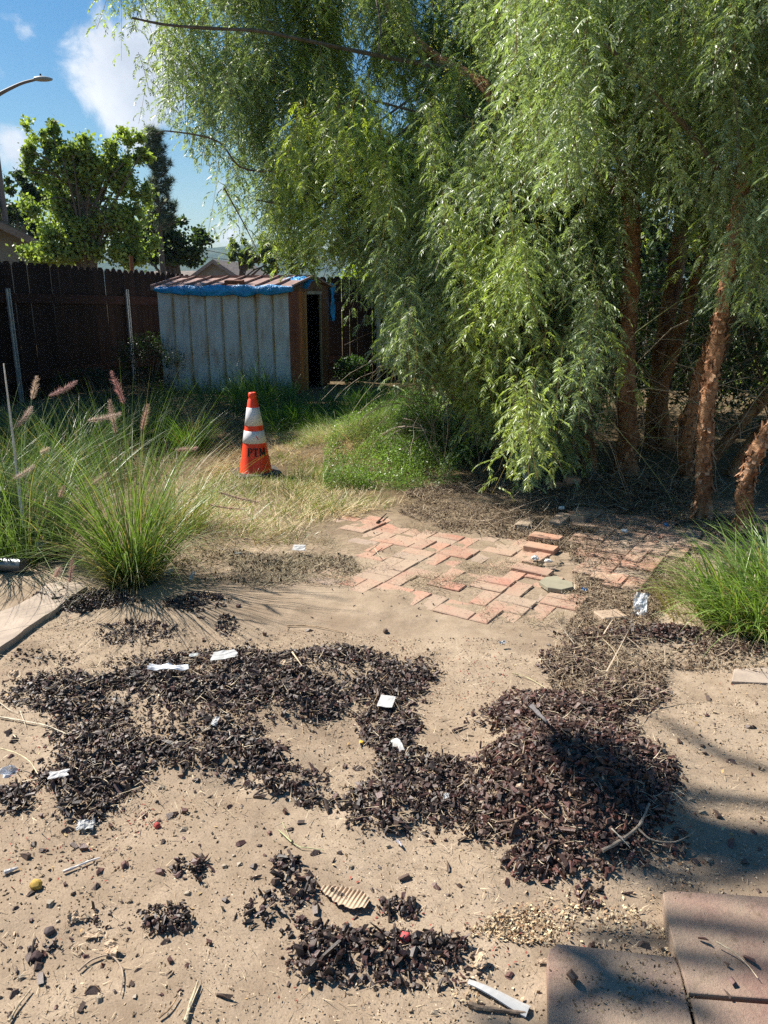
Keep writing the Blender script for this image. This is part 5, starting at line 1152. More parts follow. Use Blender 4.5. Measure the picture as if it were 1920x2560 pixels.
def place(mb, protos, n, Yf, poly=CANS, tint=0, dens=cdens, scale=(.8, 1.15), xr=(230, 2250), yr=(-400, 1260)):
    got = 0; px_ = []; py_ = []
    while got < n:
        a_ = ra(xr[0], xr[1], n * 2); b_ = ra(yr[0], yr[1], n * 2); ok = inpoly(a_, b_, poly) & (ra(0, 1, n * 2) < dens(a_, b_)); px_.append(a_[ok]); py_.append(b_[ok]); got += ok.sum()
    px_ = np.concatenate(px_)[:n]; py_ = np.concatenate(py_)[:n]; Yd = Yf(px_, py_)
    r = np.stack([(px_ - 960) / FPX, cos(TH) + sin(TH) * (1280 - py_) / FPX, -sin(TH) + cos(TH) * (1280 - py_) / FPX], -1); P = r * (Yd / r[:, 1])[:, None]; P[:, 2] += CAMH
    P[:, 2] += .50
    keep = P[:, 2] > .55
    P = P[keep]; n = len(P); px_ = px_[keep]; py_ = py_[keep]
    kind = RNG.integers(0, len(protos), n)
    for k, (Q, tt_) in enumerate(protos):
        idx = np.nonzero(kind == k)[0]; m_ = len(idx)
        if m_ == 0: continue
        a_ = ra(0, 2 * pi, m_); s_ = ra(scale[0], scale[1], m_); c_, s2 = np.cos(a_) * s_, np.sin(a_) * s_
        V = np.empty((m_,) + Q.shape, np.float32)
        V[..., 0] = Q[None, ..., 0] * c_[:, None, None] - Q[None, ..., 1] * s2[:, None, None]; V[..., 1] = Q[None, ..., 0] * s2[:, None, None] + Q[None, ..., 1] * c_[:, None, None]; V[..., 2] = Q[None, ..., 2] * s_[:, None, None]
        # wind sway, all roughly the same way plus random lean
        lx = RNG.normal(-.06, .21, m_)[:, None, None]; ly = RNG.normal(0, .2, m_)[:, None, None]; V[..., 0] -= V[..., 2] * lx; V[..., 1] += V[..., 2] * ly
        V += P[idx][:, None, None, :].astype(np.float32)
        yl = np.clip((vn(P[idx][:, 0] * 1.3, P[idx][:, 2] * 1.1, 87) - .62) * 3, 0, 1) * .7 + (ra(0, 1, m_) < .08) * .6; yl = np.clip(yl, 0, 1)[:, None]
        base = np.array([.25, .325, .165]) * (1 - yl) + np.array([.42, .52, .08]) * yl
        base = base * ra(.75, 1.3, m_)[:, None]
        col = base[:, None, :] * RNG.uniform(.75, 1.3, (m_, Q.shape[0], 1)); col[:, tt_ < 0] = (.16, .12, .06)
        mb.add(V.reshape(-1, 3), np.arange(m_ * Q.shape[0] * 4, dtype=np.int32).reshape(-1, 4), col.reshape(-1, 3))
def trunk(mb, pts, R, sides=18, n=50, seed=0, flakes=250):
    P = spline(pts, n); Rr = np.interp(np.linspace(0, 1, n), np.linspace(0, 1, len(R)), R)
    tube(mb, P, Rr, sides, None, (1, 1, 1), rough=.24, seed=seed)
    return P, Rr
def flakes(mb, P, R, n):
    i_ = RNG.integers(0, len(P) - 2, n); f_ = ra(0, 1, n)[:, None]; C = P[i_] * (1 - f_) + P[i_ + 1] * f_; T = P[i_ + 1] - P[i_]; T /= np.linalg.norm(T, axis=1)[:, None]
    rd = RNG.normal(0, 1, (n, 3)); rd -= T * np.sum(rd * T, 1)[:, None]; rd /= np.linalg.norm(rd, axis=1)[:, None]; sd_ = np.cross(T, rd)
    w = ra(.010, .035, n)[:, None]; h = ra(.010, .042, n)[:, None]; r = R[i_][:, None] * ra(.98, 1.05, n)[:, None]; lift = ra(.15, .9, n)[:, None]
    B = C + rd * r; tp = B + T * h * RNG.choice([-1, 1], n)[:, None] + rd * h * lift
    V = np.stack([B - sd_ * w / 2, B + sd_ * w / 2, tp + sd_ * w * .35, tp - sd_ * w * .45], 1).reshape(-1, 3)
    t = ra(0, 1, n)[:, None]; col = np.array([.22, .09, .045]) * (1 - t) + np.array([.58, .34, .2]) * t
    mb.add(V, np.arange(4 * n).reshape(-1, 4), col)
def zt(x, y, Y): return A(1080 + x * .5063, 600 + y * .5063, Y)
def tree_root(px, py, label): 
    p_ = on(px, py); return empty('pepper_tree', p_, label, 'tree'), p_
def stems(mb, n, c, r, h, zlo=.0):
    """thin bare hanging and arching stems"""
    for _ in range(n):
        a_ = random.uniform(0, 2 * pi); p0 = np.array([c[0] + random.uniform(-r[0], r[0]), c[1] + random.uniform(-r[1], r[1]), random.uniform(h[0], h[1])]); q = [p0]; d_ = np.array([cos(a_) * .8, sin(a_) * .5, random.uniform(-.3, .5)])
        for _k in range(6): d_ = d_ + np.array([random.uniform(-.25, .25), random.uniform(-.2, .2), -.22]); q.append(q[-1] + d_ / np.linalg.norm(d_) * random.uniform(.08, .2))
        q = [w for w in q if w[2] > .03]
        if len(q) > 3: tube(mb, q, np.linspace(random.uniform(.002, .005), .0012, len(q)), 4, None, random.choice([(.3, .22, .15), (.45, .36, .26), (.2, .13, .09), (.25, .25, .1)]), cap=False)

# tree A: trunk by the patio, owns the big left-hand curtain
tA, pA = tree_root(1562, 1190, 'large weeping pepper tree filling the upper middle, its straight reddish trunk beside the patio')
ptsA = [pA - np.array([0, 0, .05]), zt(960, 1080, pA[1]), zt(965, 900, pA[1]), zt(958, 600, pA[1] + .05), zt(972, 300, pA[1] + .1), zt(985, 0, pA[1] + .2), A(1565, 420, pA[1] + .5), A(1500, 200, pA[1] + .9), A(1400, -60, pA[1] + 1.2)]
mb = MB(); P, R = trunk(mb, ptsA, [.125, .088, .076, .074, .072, .070, .062, .06, .05], n=70, seed=1); flk = (P, R)
tr1 = mb.build('trunk', M['bark'], tA, smooth=True); mb = MB(); flakes(mb, P, R, 700); mb.build('bark_flake', M['flake'], tr1)
mb = MB()
tube(mb, [A(1425, -20, 7.7), A(1460, 20, 7.5), A(1500, 60, 7.4), A(1565, 170, 7.3), A(1570, 330, 7.2)], [.08, .08, .07, .06, .05], 12, 24, rough=.15)
tube(mb, [A(1560, 480, 7.2), A(1400, 400, 7.6), A(1272, 310, 7.9), A(1215, 220, 8.0), A(1160, 180, 8.2), A(1060, 120, 8.6), A(940, -20, 9)], [.07, .065, .062, .055, .045, .04, .03], 12, 36, rough=.15)
mb.build('limb', M['bark'], tA, smooth=True)
mb = MB()
for pts, r in [([(1160, 180, 8.2), (900, 130, 8), (735, 95, 7.6), (640, 77, 7.3), (520, 70, 7), (417, 62, 6.8), (330, 45, 6.7)], .022), ([(1100, 250, 8.3), (900, 420, 8.2), (802, 511, 8), (694, 508, 7.8), (640, 500, 7.7)], .018), ([(940, 467, 8.2), (840, 532, 8), (780, 570, 7.9)], .017),
               ([(1050, 230, 8.3), (800, 400, 7.8), (620, 425, 7.3), (544, 353, 7.1), (424, 328, 6.9), (390, 335, 6.8)], .012), ([(1250, 300, 8), (1050, 280, 7.6), (900, 250, 7.4), (760, 300, 7.2)], .014), ([(930, -60, 8), (950, 60, 7.6), (945, 130, 7.4)], .012), ([(560, 470, 7.2), (610, 560, 7.3), (640, 620, 7.4)], .008),
               ([(1300, 400, 7.6), (1290, 620, 7.2), (1270, 800, 6.9)], .014), ([(1500, 470, 7.2), (1400, 620, 6.9), (1360, 800, 6.7)], .014)]:
    tube(mb, [A(*q) for q in pts], np.linspace(r, r * .35, len(pts)), 6, 26, (.09, .06, .045), rough=.2)
mb.build('branch', M['graybark'], tA)
sbm = lambda b, s: (lambda px_, py_: b + RNG.normal(0, s, len(px_)))
mb = MB()
CA = [(x, y) for x, y in CANS]
fA = lambda x, y: cdens(x, y) * (x < 1560)
mid = lambda px_, py_: 9.5 - 2.2 * np.clip((py_ - 220) / 560, 0, 1) - .9 * np.clip((py_ - 800) / 380, 0, 1) * np.clip((px_ - 1100) / 200, 0, 1) - .8 * np.clip((px_ - 1150) / 300, 0, 1) * np.clip((900 - py_) / 400, 0, 1) - 1.9 * np.clip((650 - px_) / 300, 0, 1) + .4 * (vn(px_ / 130, py_ / 190, 17) * 2 - 1) + RNG.normal(0, .25, len(px_))
back = lambda px_, py_: mid(px_, py_) + ra(.8, 2.6, len(px_))
place(mb, PR_B, 550, back, dens=lambda x, y: fA(x, y) * (x > 1130))
mb.build('foliage', M['pepper_leaf'], tA)
mb = MB(); place(mb, PR_M, 4100, mid, dens=fA); mb.build('foliage', M['pepper_leaf'], tA)
mb = MB(); fr = lambda px_, py_: mid(px_, py_) - ra(.6, 1.7, len(px_))
place(mb, PR_F, 1000, fr, dens=lambda x, y: fA(x, y) * np.clip(fbm(x / 60, y / 150, 85, 3) * 5 - 2.3, .02, 1) * (x > 560)); 
place(mb, PR_F, 42, lambda a_, b_: 6.8 + RNG.normal(0, .35, len(a_)), poly=[(1200, 780), (1420, 760), (1440, 1080), (1400, 1240), (1320, 1180), (1230, 1120), (1150, 1000)], dens=lambda x, y: np.ones_like(x), scale=(.6, .9))
mb.build('foliage', M['pepper_leaf'], tA)
mb = MB()
LOW = [(x * D2S, y * D2S) for x, y in [(880, 480), (1290, 470), (1300, 800), (1275, 960), (1200, 1050), (1120, 1010), (1040, 950), (980, 860), (890, 810), (850, 700)]]
place(mb, PR_M, 900, lambda a_, b_: 7.9 - .9 * np.clip((b_ - 600) / 300, 0, 1) + .5 * (vn(a_ / 90, b_ / 150, 29) * 2 - 1) + RNG.normal(0, .2, len(a_)), poly=LOW, dens=lambda x, y: np.clip(fbm(x / 60, y / 110, 131, 3) * 4 - 1.1, .1, 1))
place(mb, PR_F, 420, lambda a_, b_: 7.5 - .8 * np.clip((b_ - 600) / 300, 0, 1) + RNG.normal(0, .2, len(a_)), poly=LOW, dens=lambda x, y: np.clip(fbm(x / 60, y / 110, 133, 3) * 5 - 2, .05, 1))
mb.build('foliage', M['pepper_leaf'], tA)
mb = MB(); stems(mb, 220, (1.0, 6.9), (.9, .35), (.3, 1.3)); mb.build('bare_stem', M['hair'], tA)
# pale yellow blossom sprays
mb = MB()
for k in range(60):
    c_ = AD(random.uniform(950, 1620), random.uniform(60, 520), random.uniform(5.2, 6.2)) if k > 20 else AD(random.uniform(600, 1000), random.uniform(20, 400), random.uniform(6.2, 7.2))
    n = 70; t = ra(0, 1, n); n = 26; t = t[:n]; P = c_ + np.stack([RNG.normal(0, .014, n) * (1 + t), RNG.normal(0, .014, n) * (1 + t), -t * .13], -1); leaflets(mb, P, (.006, .012), (.42, .42, .13), .3, .3, .7)
mb.build('blossom', M['leaf'], tA)

# tree B: second trunk with twin dark stem, owns the right-hand foliage
tB, pB = tree_root(1755, 1296, 'weeping pepper tree with leaning peeling trunk and foliage filling the upper right corner')
ptsB = [pB - np.array([0, 0, .05]), zt(1345, 1100, pB[1]), zt(1362, 800, pB[1]), zt(1400, 550, pB[1] + .05), zt(1440, 300, pB[1] + .1), A(1835, 600, pB[1] + .15), A(1865, 400, pB[1] + .3), A(1900, 100, pB[1] + .5), A(1930, -200, pB[1] + .7)]
mb = MB(); P, R = trunk(mb, ptsB, [.075, .050, .047, .047, .045, .048, .045, .04, .035], n=70, seed=5)
q = [on(1712, 1200), zt(1262, 1000, 6.05), zt(1290, 820, 6.0), zt(1330, 640, 5.9), zt(1420, 420, 5.7)]; P2, R2 = trunk(mb, q, [.065, .052, .05, .045, .04], n=40, seed=6)
tr2 = mb.build('trunk', M['bark'], tB, smooth=True); mb = MB(); flakes(mb, P, R, 700); flakes(mb, P2, R2, 200); mb.build('bark_flake', M['flake'], tr2)
mb = MB()
for pts, r in [([(1850, 500, 5.6), (1700, 300, 5.3), (1500, 100, 5.2), (1380, 30, 5.3)], .02), ([(1870, 400, 5.7), (1750, 100, 5.4), (1650, -50, 5.3)], .02), ([(1880, 250, 5.8), (1950, 100, 5.2), (2100, 50, 5)], .02)]:
    tube(mb, [A(*q_) for q_ in pts], np.linspace(r, r * .4, len(pts)), 7, 20, rough=.2)
mb.build('branch', M['graybark'], tB)
fB = lambda x, y: cdens(x, y) * np.clip((x - 1250 - 230 * np.clip((y - 520) / 80, 0, 1)) / 300, 0, 1)
mb = MB(); place(mb, PR_M, 1700, lambda a_, b_: 6.5 + 1.0 * (vn(a_ / 120, b_ / 170, 27) * 2 - 1) + RNG.normal(0, .3, len(a_)), dens=fB, xr=(1200, 2250)); mb.build('foliage', M['pepper_leaf'], tB)
mb = MB(); place(mb, PR_F, 520, lambda a_, b_: 5.15 + RNG.normal(0, .35, len(a_)), dens=lambda x, y: fB(x, y) * np.clip(fbm(x / 80, y / 160, 89, 3) * 5 - 2.0, .03, 1), xr=(1200, 2250))
sprigs = [(1500, 560, 4.9), (1520, 480, 4.9), (1350, 300, 5), (1340, 160, 5), (1780, 760, 4.9), (1800, 640, 4.9), (1850, 520, 4.9), (1900, 900, 5), (1290, 240, 5.2), (1600, 360, 4.8), (1740, 480, 4.8), (1460, 300, 4.9)]
place(mb, PR_F, 40, lambda a_, b_: 4.9 + RNG.normal(0, .1, len(a_)), poly=[(1240, 0), (1900, 0), (1920, 800), (1740, 820), (1700, 560), (1540, 640), (1440, 600), (1300, 350)], dens=lambda x, y: np.ones_like(x), scale=(.6, .85))
place(mb, PR_F, 90, lambda a_, b_: 5.0 + RNG.normal(0, .15, len(a_)), poly=[(1760, -50), (1990, -50), (1990, 760), (1860, 740), (1780, 660), (1740, 400)], dens=lambda x, y: np.ones_like(x), scale=(.6, .95))
mb.build('foliage', M['pepper_leaf'], tB)
mb = MB(); stems(mb, 140, (2.2, 6.2), (1.0, .6), (.3, 1.6)); mb.build('bare_stem', M['hair'], tB)

# tree C: dark pair behind
tC, pC = tree_root(1640, 1120, 'pepper tree in shade between the two lit trunks, with a pair of dark leaning stems')
mb = MB()
for pts, r in [([tuple(pC), zt(1095, 900, 7.9), zt(1120, 700, 7.9), zt(1165, 350, 8), zt(1215, 50, 8.1), A(1720, 430, 8.3), A(1760, 150, 8.6)], (.11, .085, .085, .08, .075, .07, .06)),
               ([tuple(pC + np.array([.1, -.1, 0])), zt(1130, 800, 7.6), zt(1200, 520, 7.5), zt(1260, 330, 7.5), zt(1330, 100, 7.5), A(1790, 480, 7.5)], (.08, .06, .06, .055, .05, .045)),
               ([tuple(pC + np.array([.3, .3, 0])), A(1790, 900, 8), A(1850, 700, 8), A(1900, 400, 8.2)], (.08, .07, .06, .05))]:
    P, R = trunk(mb, pts, r, n=50, seed=8)
mb.build('trunk', M['bark'], tC, smooth=True)
mb = MB(); place(mb, PR_B, 900, lambda a_, b_: ra(8.6, 11.5, len(a_)), poly=[(1180, -300), (2300, -300), (2300, 1180), (1180, 1130)], dens=lambda x, y: np.clip(fbm(x / 80, y / 100, 97, 3) * 4 - 1.1, .15, 1) * np.clip(1.3 - y / 1300, .3, 1), xr=(1180, 2300)); mb.build('foliage', M['pepper_leaf'], tC)
mb = MB(); stems(mb, 120, (2.4, 7.6), (1.6, .5), (.3, 1.8)); mb.build('bare_stem', M['hair'], tC)
# tree D: curved young trunk at far right
tD, pD = tree_root(1862, 1332, 'young pepper tree with a curved trunk leaning out of the right picture edge')
mb = MB(); P, R = trunk(mb, [tuple(pD - np.array([0, 0, .04])), zt(1542, 1260, pD[1]), zt(1570, 1130, pD[1]), zt(1620, 1010, pD[1]), zt(1720, 860, pD[1]), zt(1900, 650, pD[1] + .1), zt(2000, 400, pD[1] + .2)], [.06, .048, .046, .044, .042, .04, .04], n=50, seed=9)
trd = mb.build('trunk', M['bark'], tD, smooth=True); mb = MB(); flakes(mb, P, R, 350); mb.build('bark_flake', M['flake'], trd)
# tree E: thick leaning logs behind it
tE, pE = tree_root(1825, 1190, 'fallen looking pepper trunk leaning right at low angle behind the curved young trunk')
mb = MB(); trunk(mb, [tuple(pE), A(1870, 1120, pE[1]), A(1935, 1050, pE[1]), A(2080, 940, pE[1])], [.05, .05, .05, .045], n=30, seed=10); trunk(mb, [tuple(pE + np.array([-.1, .3, 0])), A(1850, 1060, pE[1] + .3), A(1925, 985, pE[1] + .3), A(2080, 850, pE[1] + .3)], [.05, .05, .05, .045], n=30, seed=12)
mb.build('trunk', M['bark'], tE, smooth=True)
# tree F: shaded stub trunk behind the curtain
tF, pF = tree_root(1468, 1180, 'short shaded pepper trunk half hidden by hanging foliage left of the straight trunk')
mb = MB(); trunk(mb, [tuple(pF), A(1466, 1100, pF[1]), A(1458, 1020, pF[1]), A(1450, 900, pF[1] + .1), A(1470, 700, pF[1] + .3)], [.09, .07, .065, .06, .05], n=40, seed=13); mb.build('trunk', M['bark'], tF, smooth=True)
print('pepper done')

# shrubs right of the shed and by the fence
def shrub(px, py, r, h, n, size, col, label, up=.3, Yd=None, name='shrub'):
    p_ = on(px, py) if Yd is None else np.array([*A(px, py, Yd)[:2], 0.0]); root = empty(name, p_, label, 'shrub'); mb = MB()
    u = RNG.normal(0, 1, (n, 3)); u /= np.linalg.norm(u, axis=1)[:, None]; rr_ = ra(.35, 1, n) ** .6; P = u * rr_[:, None] * np.array([r, r * .8, h / 2]); P[:, 2] += h / 2
    k = vn(P[:, 0] * 4 / r + 7, P[:, 2] * 4 / r + P[:, 1] * 2 / r + 5, 51) > .35; P = P[k] + p_; P[:, 2] = np.maximum(P[:, 2], p_[2] + .02)
    leaflets(mb, P, size, col, .4, up, .45); mb.build('foliage', M['leaf'], root)
    mb = MB()
    for _ in range(10):
        a_ = random.uniform(0, 2 * pi); tube(mb, [p_, p_ + np.array([cos(a_) * r * .3, sin(a_) * r * .3, h * .4]), p_ + np.array([cos(a_) * r * .7, sin(a_) * r * .6, h * .85])], [.008, .006, .002], 5, 8, (.2, .14, .1))
    mb.build('stem', M['hair'], root); return root
shrub(375, 985, .6, 1.0, 6000, (.02, .045), (.03, .055, .02), 'dark leafy weed shrub in shade between the steel post and the shed')
shrub(250, 1010, .7, .55, 5000, (.02, .04), (.03, .05, .02), 'low dark weeds in shade against the left fence')
shrub(880, 960, .35, .5, 1800, (.04, .09), (.05, .10, .03), 'broad leaved weed beside the shed doorway', .8)
shrub(945, 930, .6, 1.2, 7000, (.02, .05), (.09, .15, .05), 'pale green bush in front of the back fence right of the shed')
shrub(1040, 960, .8, 1.1, 9000, (.02, .05), (.09, .15, .045), 'wide green bush under the weeping foliage, behind the groundcover mound')
for (x_, y_, Yd_, lb_) in [(1330, 900, 10.5, 'dark bush added as shade fill behind the boulders'), (1560, 900, 10.2, 'dark bush added as shade fill directly behind the straight trunk'), (1790, 900, 9.8, 'dark bush added as shade fill behind the peeling leaning trunk'), (1960, 900, 8.8, 'dark bush added as shade fill at the right edge behind the curved trunk')]:
    shrub(x_, y_, 1.2, 2.0, 6000, (.04, .10), (.04, .065, .025), lb_, Yd=Yd_)  # bushes added to keep the background dark behind the trunks
shrub(1010, 700, 1.6, 2.6, 16000, (.05, .12), (.30, .38, .03), 'glowing yellow green bush standing beyond the back fence', .2, Yd=16.8)

# ------------------------------------------------------------------ far trees
def leaf_tree(px_c, py_top, py_bot, halfw, Yd, blobs, n, size, cols, label, trunk_r=.2, name='broadleaf_tree', holes=.38, up=.3, mat='leaf'):
    base = A(px_c, 740, Yd); base[2] = 0; root = empty(name, base, label, 'tree'); mb = MB()
    nb_ = []
    for (bx, by, rx, ry) in blobs:
        for _ in range(14):
            a_ = random.uniform(0, 2 * pi); q_ = random.random() ** .5 * 1.0; k_ = random.uniform(.18, .42)
            nb_.append((bx + cos(a_) * rx * q_, by + sin(a_) * ry * q_, rx * k_, ry * k_))
    limbs_ = blobs; blobs = nb_
    tot = sum(b[2] * b[3] for b in blobs)
    for (bx, by, rx, ry) in blobs:
        c_ = A(bx, by, Yd); sc = Yd / FPX * 1.02; m_ = int(n * rx * ry / tot)
        u = RNG.normal(0, 1, (m_, 3)); u /= np.linalg.norm(u, axis=1)[:, None]; rr_ = ra(.25, 1.05, m_) ** .55
        P = u * np.abs(RNG.normal(.35, .42, m_))[:, None] * np.array([rx * sc, rx * sc * .9, ry * sc]) + c_ + np.array([0, random.uniform(-1, 1) * 22 * sc, 0])
        s = 1.1 / max(.4, rx * sc * .35)
        k = fbm(P[:, 0] * s * 2 + 40, P[:, 2] * s * 2 + P[:, 1] * s + 40, 55, 3) > holes; P = P[k]
        yl = vn(P[:, 0] * s * 1.3 + 9, P[:, 2] * s * 1.3 + P[:, 1] * s + 9, 57)[:, None]; cc_ = np.array(cols[0]) * (1 - yl) + np.array(cols[1]) * yl
        leaflets(mb, P, size, cc_, .35, up, .7)
    mb.build('crown', M[mat], root); mb = MB(); top = A(px_c, py_top + (py_bot - py_top) * .3, Yd)
    tube(mb, [base, base * .5 + top * .5 + np.array([.2, 0, 0]), top], [trunk_r, trunk_r * .7, trunk_r * .2], 10, 14, rough=.1)
    for (bx, by, rx, ry) in limbs_:
        for _ in range(4):
            c_ = A(bx + random.uniform(-.6, .6) * rx, by + random.uniform(-.6, .6) * ry, Yd + random.uniform(-.5, .5)); s0 = base + (top - base) * random.uniform(.35, .8)
            tube(mb, [s0, (s0 + c_) / 2 + np.array([0, 0, .3]), c_], [trunk_r * .3, trunk_r * .2, .015], 6, 10, rough=.1)
    mb.build('trunk', M['graybark'], root); return root
YG = ((.16, .23, .075), (.42, .50, .15))
leaf_tree(210, 300, 640, 150, 24, [(110, 340, 38, 50), (100, 400, 55, 50), (180, 400, 75, 60), (235, 480, 110, 90), (150, 520, 90, 85), (290, 430, 65, 80), (325, 370, 55, 40), (250, 590, 130, 60), (130, 610, 80, 45), (210, 630, 130, 45), (330, 610, 60, 55), (330, 510, 55, 80)], 74000, (.06, .15), YG, 'large sunlit broadleaf tree with yellow green leaves rising behind the left fence', .15)
leaf_tree(430, 560, 660, 90, 34, [(430, 600, 75, 50), (375, 610, 55, 55), (470, 630, 50, 35), (400, 560, 45, 35)], 12000, (.12, .22), ((.035, .065, .025), (.10, .15, .045)), 'rounded dark green tree behind the fence left of the house gable', .25, holes=.3)
leaf_tree(40, 470, 640, 60, 34, [(40, 500, 60, 60), (20, 580, 70, 70), (110, 470, 40, 60), (110, 580, 45, 50)], 9000, (.12, .24), ((.03, .055, .02), (.09, .13, .04)), 'shaded dark tree behind the lamp post at the far left', .25, holes=.33)
leaf_tree(598, 600, 690, 40, 40, [(598, 630, 22, 45), (640, 640, 40, 45), (700, 650, 40, 40), (760, 640, 50, 45)], 8000, (.12, .22), ((.05, .08, .03), (.20, .26, .07)), 'row of light green trees seen above the shed roof under the weeping branches', .15, holes=.36)
leaf_tree(1500, 100, 700, 500, 22, [(1000, 620, 160, 100), (1300, 600, 200, 160), (1650, 560, 250, 200), (1900, 600, 250, 200), (1150, 420, 160, 160)], 16000, (.2, .4), ((.03, .055, .02), (.08, .13, .04)), 'dark dense tree beyond the back fence, glimpsed through the weeping foliage', .4, holes=.3)
# pines
def pine(px, py_top, py_bot, Yd, wpx, label, n=34, seed=1, lean=0):
    rd = random.Random(seed); base = A(px, 740, Yd); base[2] = 0; top = A(px, py_top, Yd); top[0] = base[0] + (A(px, py_top, Yd)[0] - base[0]); root = empty('pine_tree', base, label, 'tree')
    top = np.array([base[0], base[1], A(px, py_top, Yd)[2]]); zb = A(px, py_bot, Yd)[2]; mb = MB(); mf = MB(); sc = Yd / FPX
    tube(mb, [base, top], [.16, .03], 8, 10, rough=.1)
    for k in range(n):
        t = (k + rd.random()) / n; z_ = zb + (top[2] - zb) * t; L_ = wpx * sc * (1.05 - .75 * t) * rd.uniform(.5, 1.15); a_ = rd.uniform(0, 2 * pi)
        p0 = np.array([base[0], base[1], z_]); p1 = p0 + np.array([cos(a_) * L_ * .6, sin(a_) * L_ * .6, L_ * .05]); p2 = p0 + np.array([cos(a_) * L_, sin(a_) * L_, L_ * .32]); tube(mb, [p0, p1, p2], [.045, .03, .012], 5, 6)
        for _ in range(7):
            u = rd.uniform(.3, 1.0); c_ = (p0 * (1 - u) + p2 * u) + np.array([rd.uniform(-.25, .25), rd.uniform(-.25, .25), rd.uniform(-.05, .25)]); m_ = 60
            d_ = RNG.normal(0, 1, (m_, 3)); d_[:, 2] += .5; d_ /= np.linalg.norm(d_, axis=1)[:, None]; L2 = ra(.14, .34, m_)[:, None]; s_ = np.cross(d_, RNG.normal(0, 1, (m_, 3))); s_ /= np.linalg.norm(s_, axis=1)[:, None]
            V = np.stack([c_ - s_ * .008, c_ + s_ * .008, c_ + d_ * L2], 1).reshape(-1, 3); mf.add(V, np.arange(m_ * 3).reshape(-1, 3), np.tile(np.array([.10, .13, .085]), (m_, 1)) * ra(.6, 1.6, m_)[:, None])
    mb.build('trunk', M['graybark'], root); mf.build('crown', M['needle'], root)
pine(412, 335, 590, 32, 48, 'slender pine with open branches against the blue sky behind the broadleaf tree', 44, 3)
pine(-6, 215, 640, 30, 60, 'tall dark pine cut by the left picture edge beside the lamp post', 50, 5)

# ------------------------------------------------------------------ houses, lamp, wires
def house(c, w, dpt, hw, hr, rotz, label, wcol='stucco', wins=((.35, .6),), name='house', gable_front=True):
    root = empty(name, c, label, 'house'); R = np.array(Matrix.Rotation(rotz, 3, 'Z')); X_, Y_ = R[:, 0], R[:, 1]; c = np.array(c, float)
    def H(x, y, z): return c + X_ * x + Y_ * y + Z3 * z
    mb = MB(); V = [H(0, 0, 0), H(w, 0, 0), H(w, 0, hw), H(w / 2, 0, hr), H(0, 0, hw), H(0, dpt, 0), H(w, dpt, 0), H(w, dpt, hw), H(w / 2, dpt, hr), H(0, dpt, hw)]
    mb.add(V, [[0, 1, 2, 3, 4], [5, 9, 8, 7, 6]]); mb.add(V, [[0, 4, 9, 5], [1, 6, 7, 2]]); mb.build('wall', M[wcol], root)
    mb = MB(); ov_ = .5; sl_ = (hr - hw) / (w / 2)
    for s in (0, 1):
        xe = -ov_ if s == 0 else w + ov_; e = H(xe, -ov_, hw - sl_ * ov_ + .03); rdg = H(w / 2, -ov_, hr + .03); box(mb, e, Y_ * (dpt + 2 * ov_), rdg - e, Z3 * .14)
    rf = mb.build('roof', M['rooftile'], root)
    mb = MB()
    for s in (0, 1):
        xe = -ov_ if s == 0 else w + ov_; e = H(xe, -ov_ - .06, hw - sl_ * ov_ - .12); rdg = H(w / 2, -ov_ - .06, hr - .12); box(mb, e, rdg - e, Y_ * .05, Z3 * .24)
    mb.build('bargeboard', M['trim'], root)
    for (fx, fz) in wins:
        mb = MB(); o_ = H(w * fx, -.04, fz); box(mb, o_, X_ * 1.2, Y_ * .08, Z3 * 1.1); wf = mb.build('window', M['white'], root); mb = MB(); box(mb, o_ + X_ * .1 - Y_ * .02 + Z3 * .1, X_ * 1.0, Y_ * .03, Z3 * .9); mb.build('pane', M['glass'], wf)
    return root
hp = A(482, 735, 62); house((hp[0], hp[1], 0), 3.9, 9, 2.7, 3.95, radians(-8), 'pale house gable with brown shingle roof far off above the fence corner', wins=((.32, 1.75),))
hq = A(540, 735, 75); house((hq[0], hq[1], 0), 5, 8, 2.4, 3.6, radians(70), 'low brown tile roof beside the far gable, right of its peak', wins=())
mb = MB(); q = A(556, 680, 74); tube(mb, [(q[0], q[1], 2.5), (q[0], q[1], A(556, 655, 74)[2])], [.5, .5], 4, 2); tag(mb.build('chimney_block', M['white']), 'small white block chimney rising between far roofs', 'chimney')
hl = A(20, 735, 26); house((hl[0] - 3.4, hl[1], 0), 5.6, 8, 2.55, 3.9, radians(38), 'grey stucco house with brown shingle eave behind the lamp post', wins=())
# street lamp
Yl = 30.0; lb = A(24, 640, Yl); xb = lb[0]
lamp = empty('street_lamp', (xb, Yl, 0), 'tall brown street lamp with curved arm and flat grey head at the left', 'street lamp')
hd = A(107, 198, Yl); zt_ = A(0, 250, Yl)[2]
mb = MB(); tube(mb, [(xb, Yl, 0), (xb, Yl, zt_ - .3)], [.13, .085], 12, 8); mb.build('pole', M['pole'], lamp, smooth=True)
mb = MB(); zz = A(90, 198, Yl)[2]; a0p = np.array([xb, Yl, zt_ - .3]); tube(mb, [a0p, a0p + np.array([.12, 0, .35]), (A(45, 212, Yl)), A(91, 198, Yl)], [.085, .07, .05, .045], 10, 24); mb.build('arm', M['pole'], lamp, smooth=True)
mb = MB(); h0 = A(88, 198, Yl); n_ = 12; V = []
for k in range(n_ + 1):
    t = k / n_; w = .17 * sin(pi * min(1, .18 + t * .8)) ** .6; hh_ = .10 * sin(pi * min(.93, .2 + t * .75)) ** .7
    for q in range(12):
        an = 2 * pi * q / 12; zq = sin(an) * hh_; zq = max(zq, -.045); V.append(h0 + np.array([t * .60, cos(an) * w, zq]))
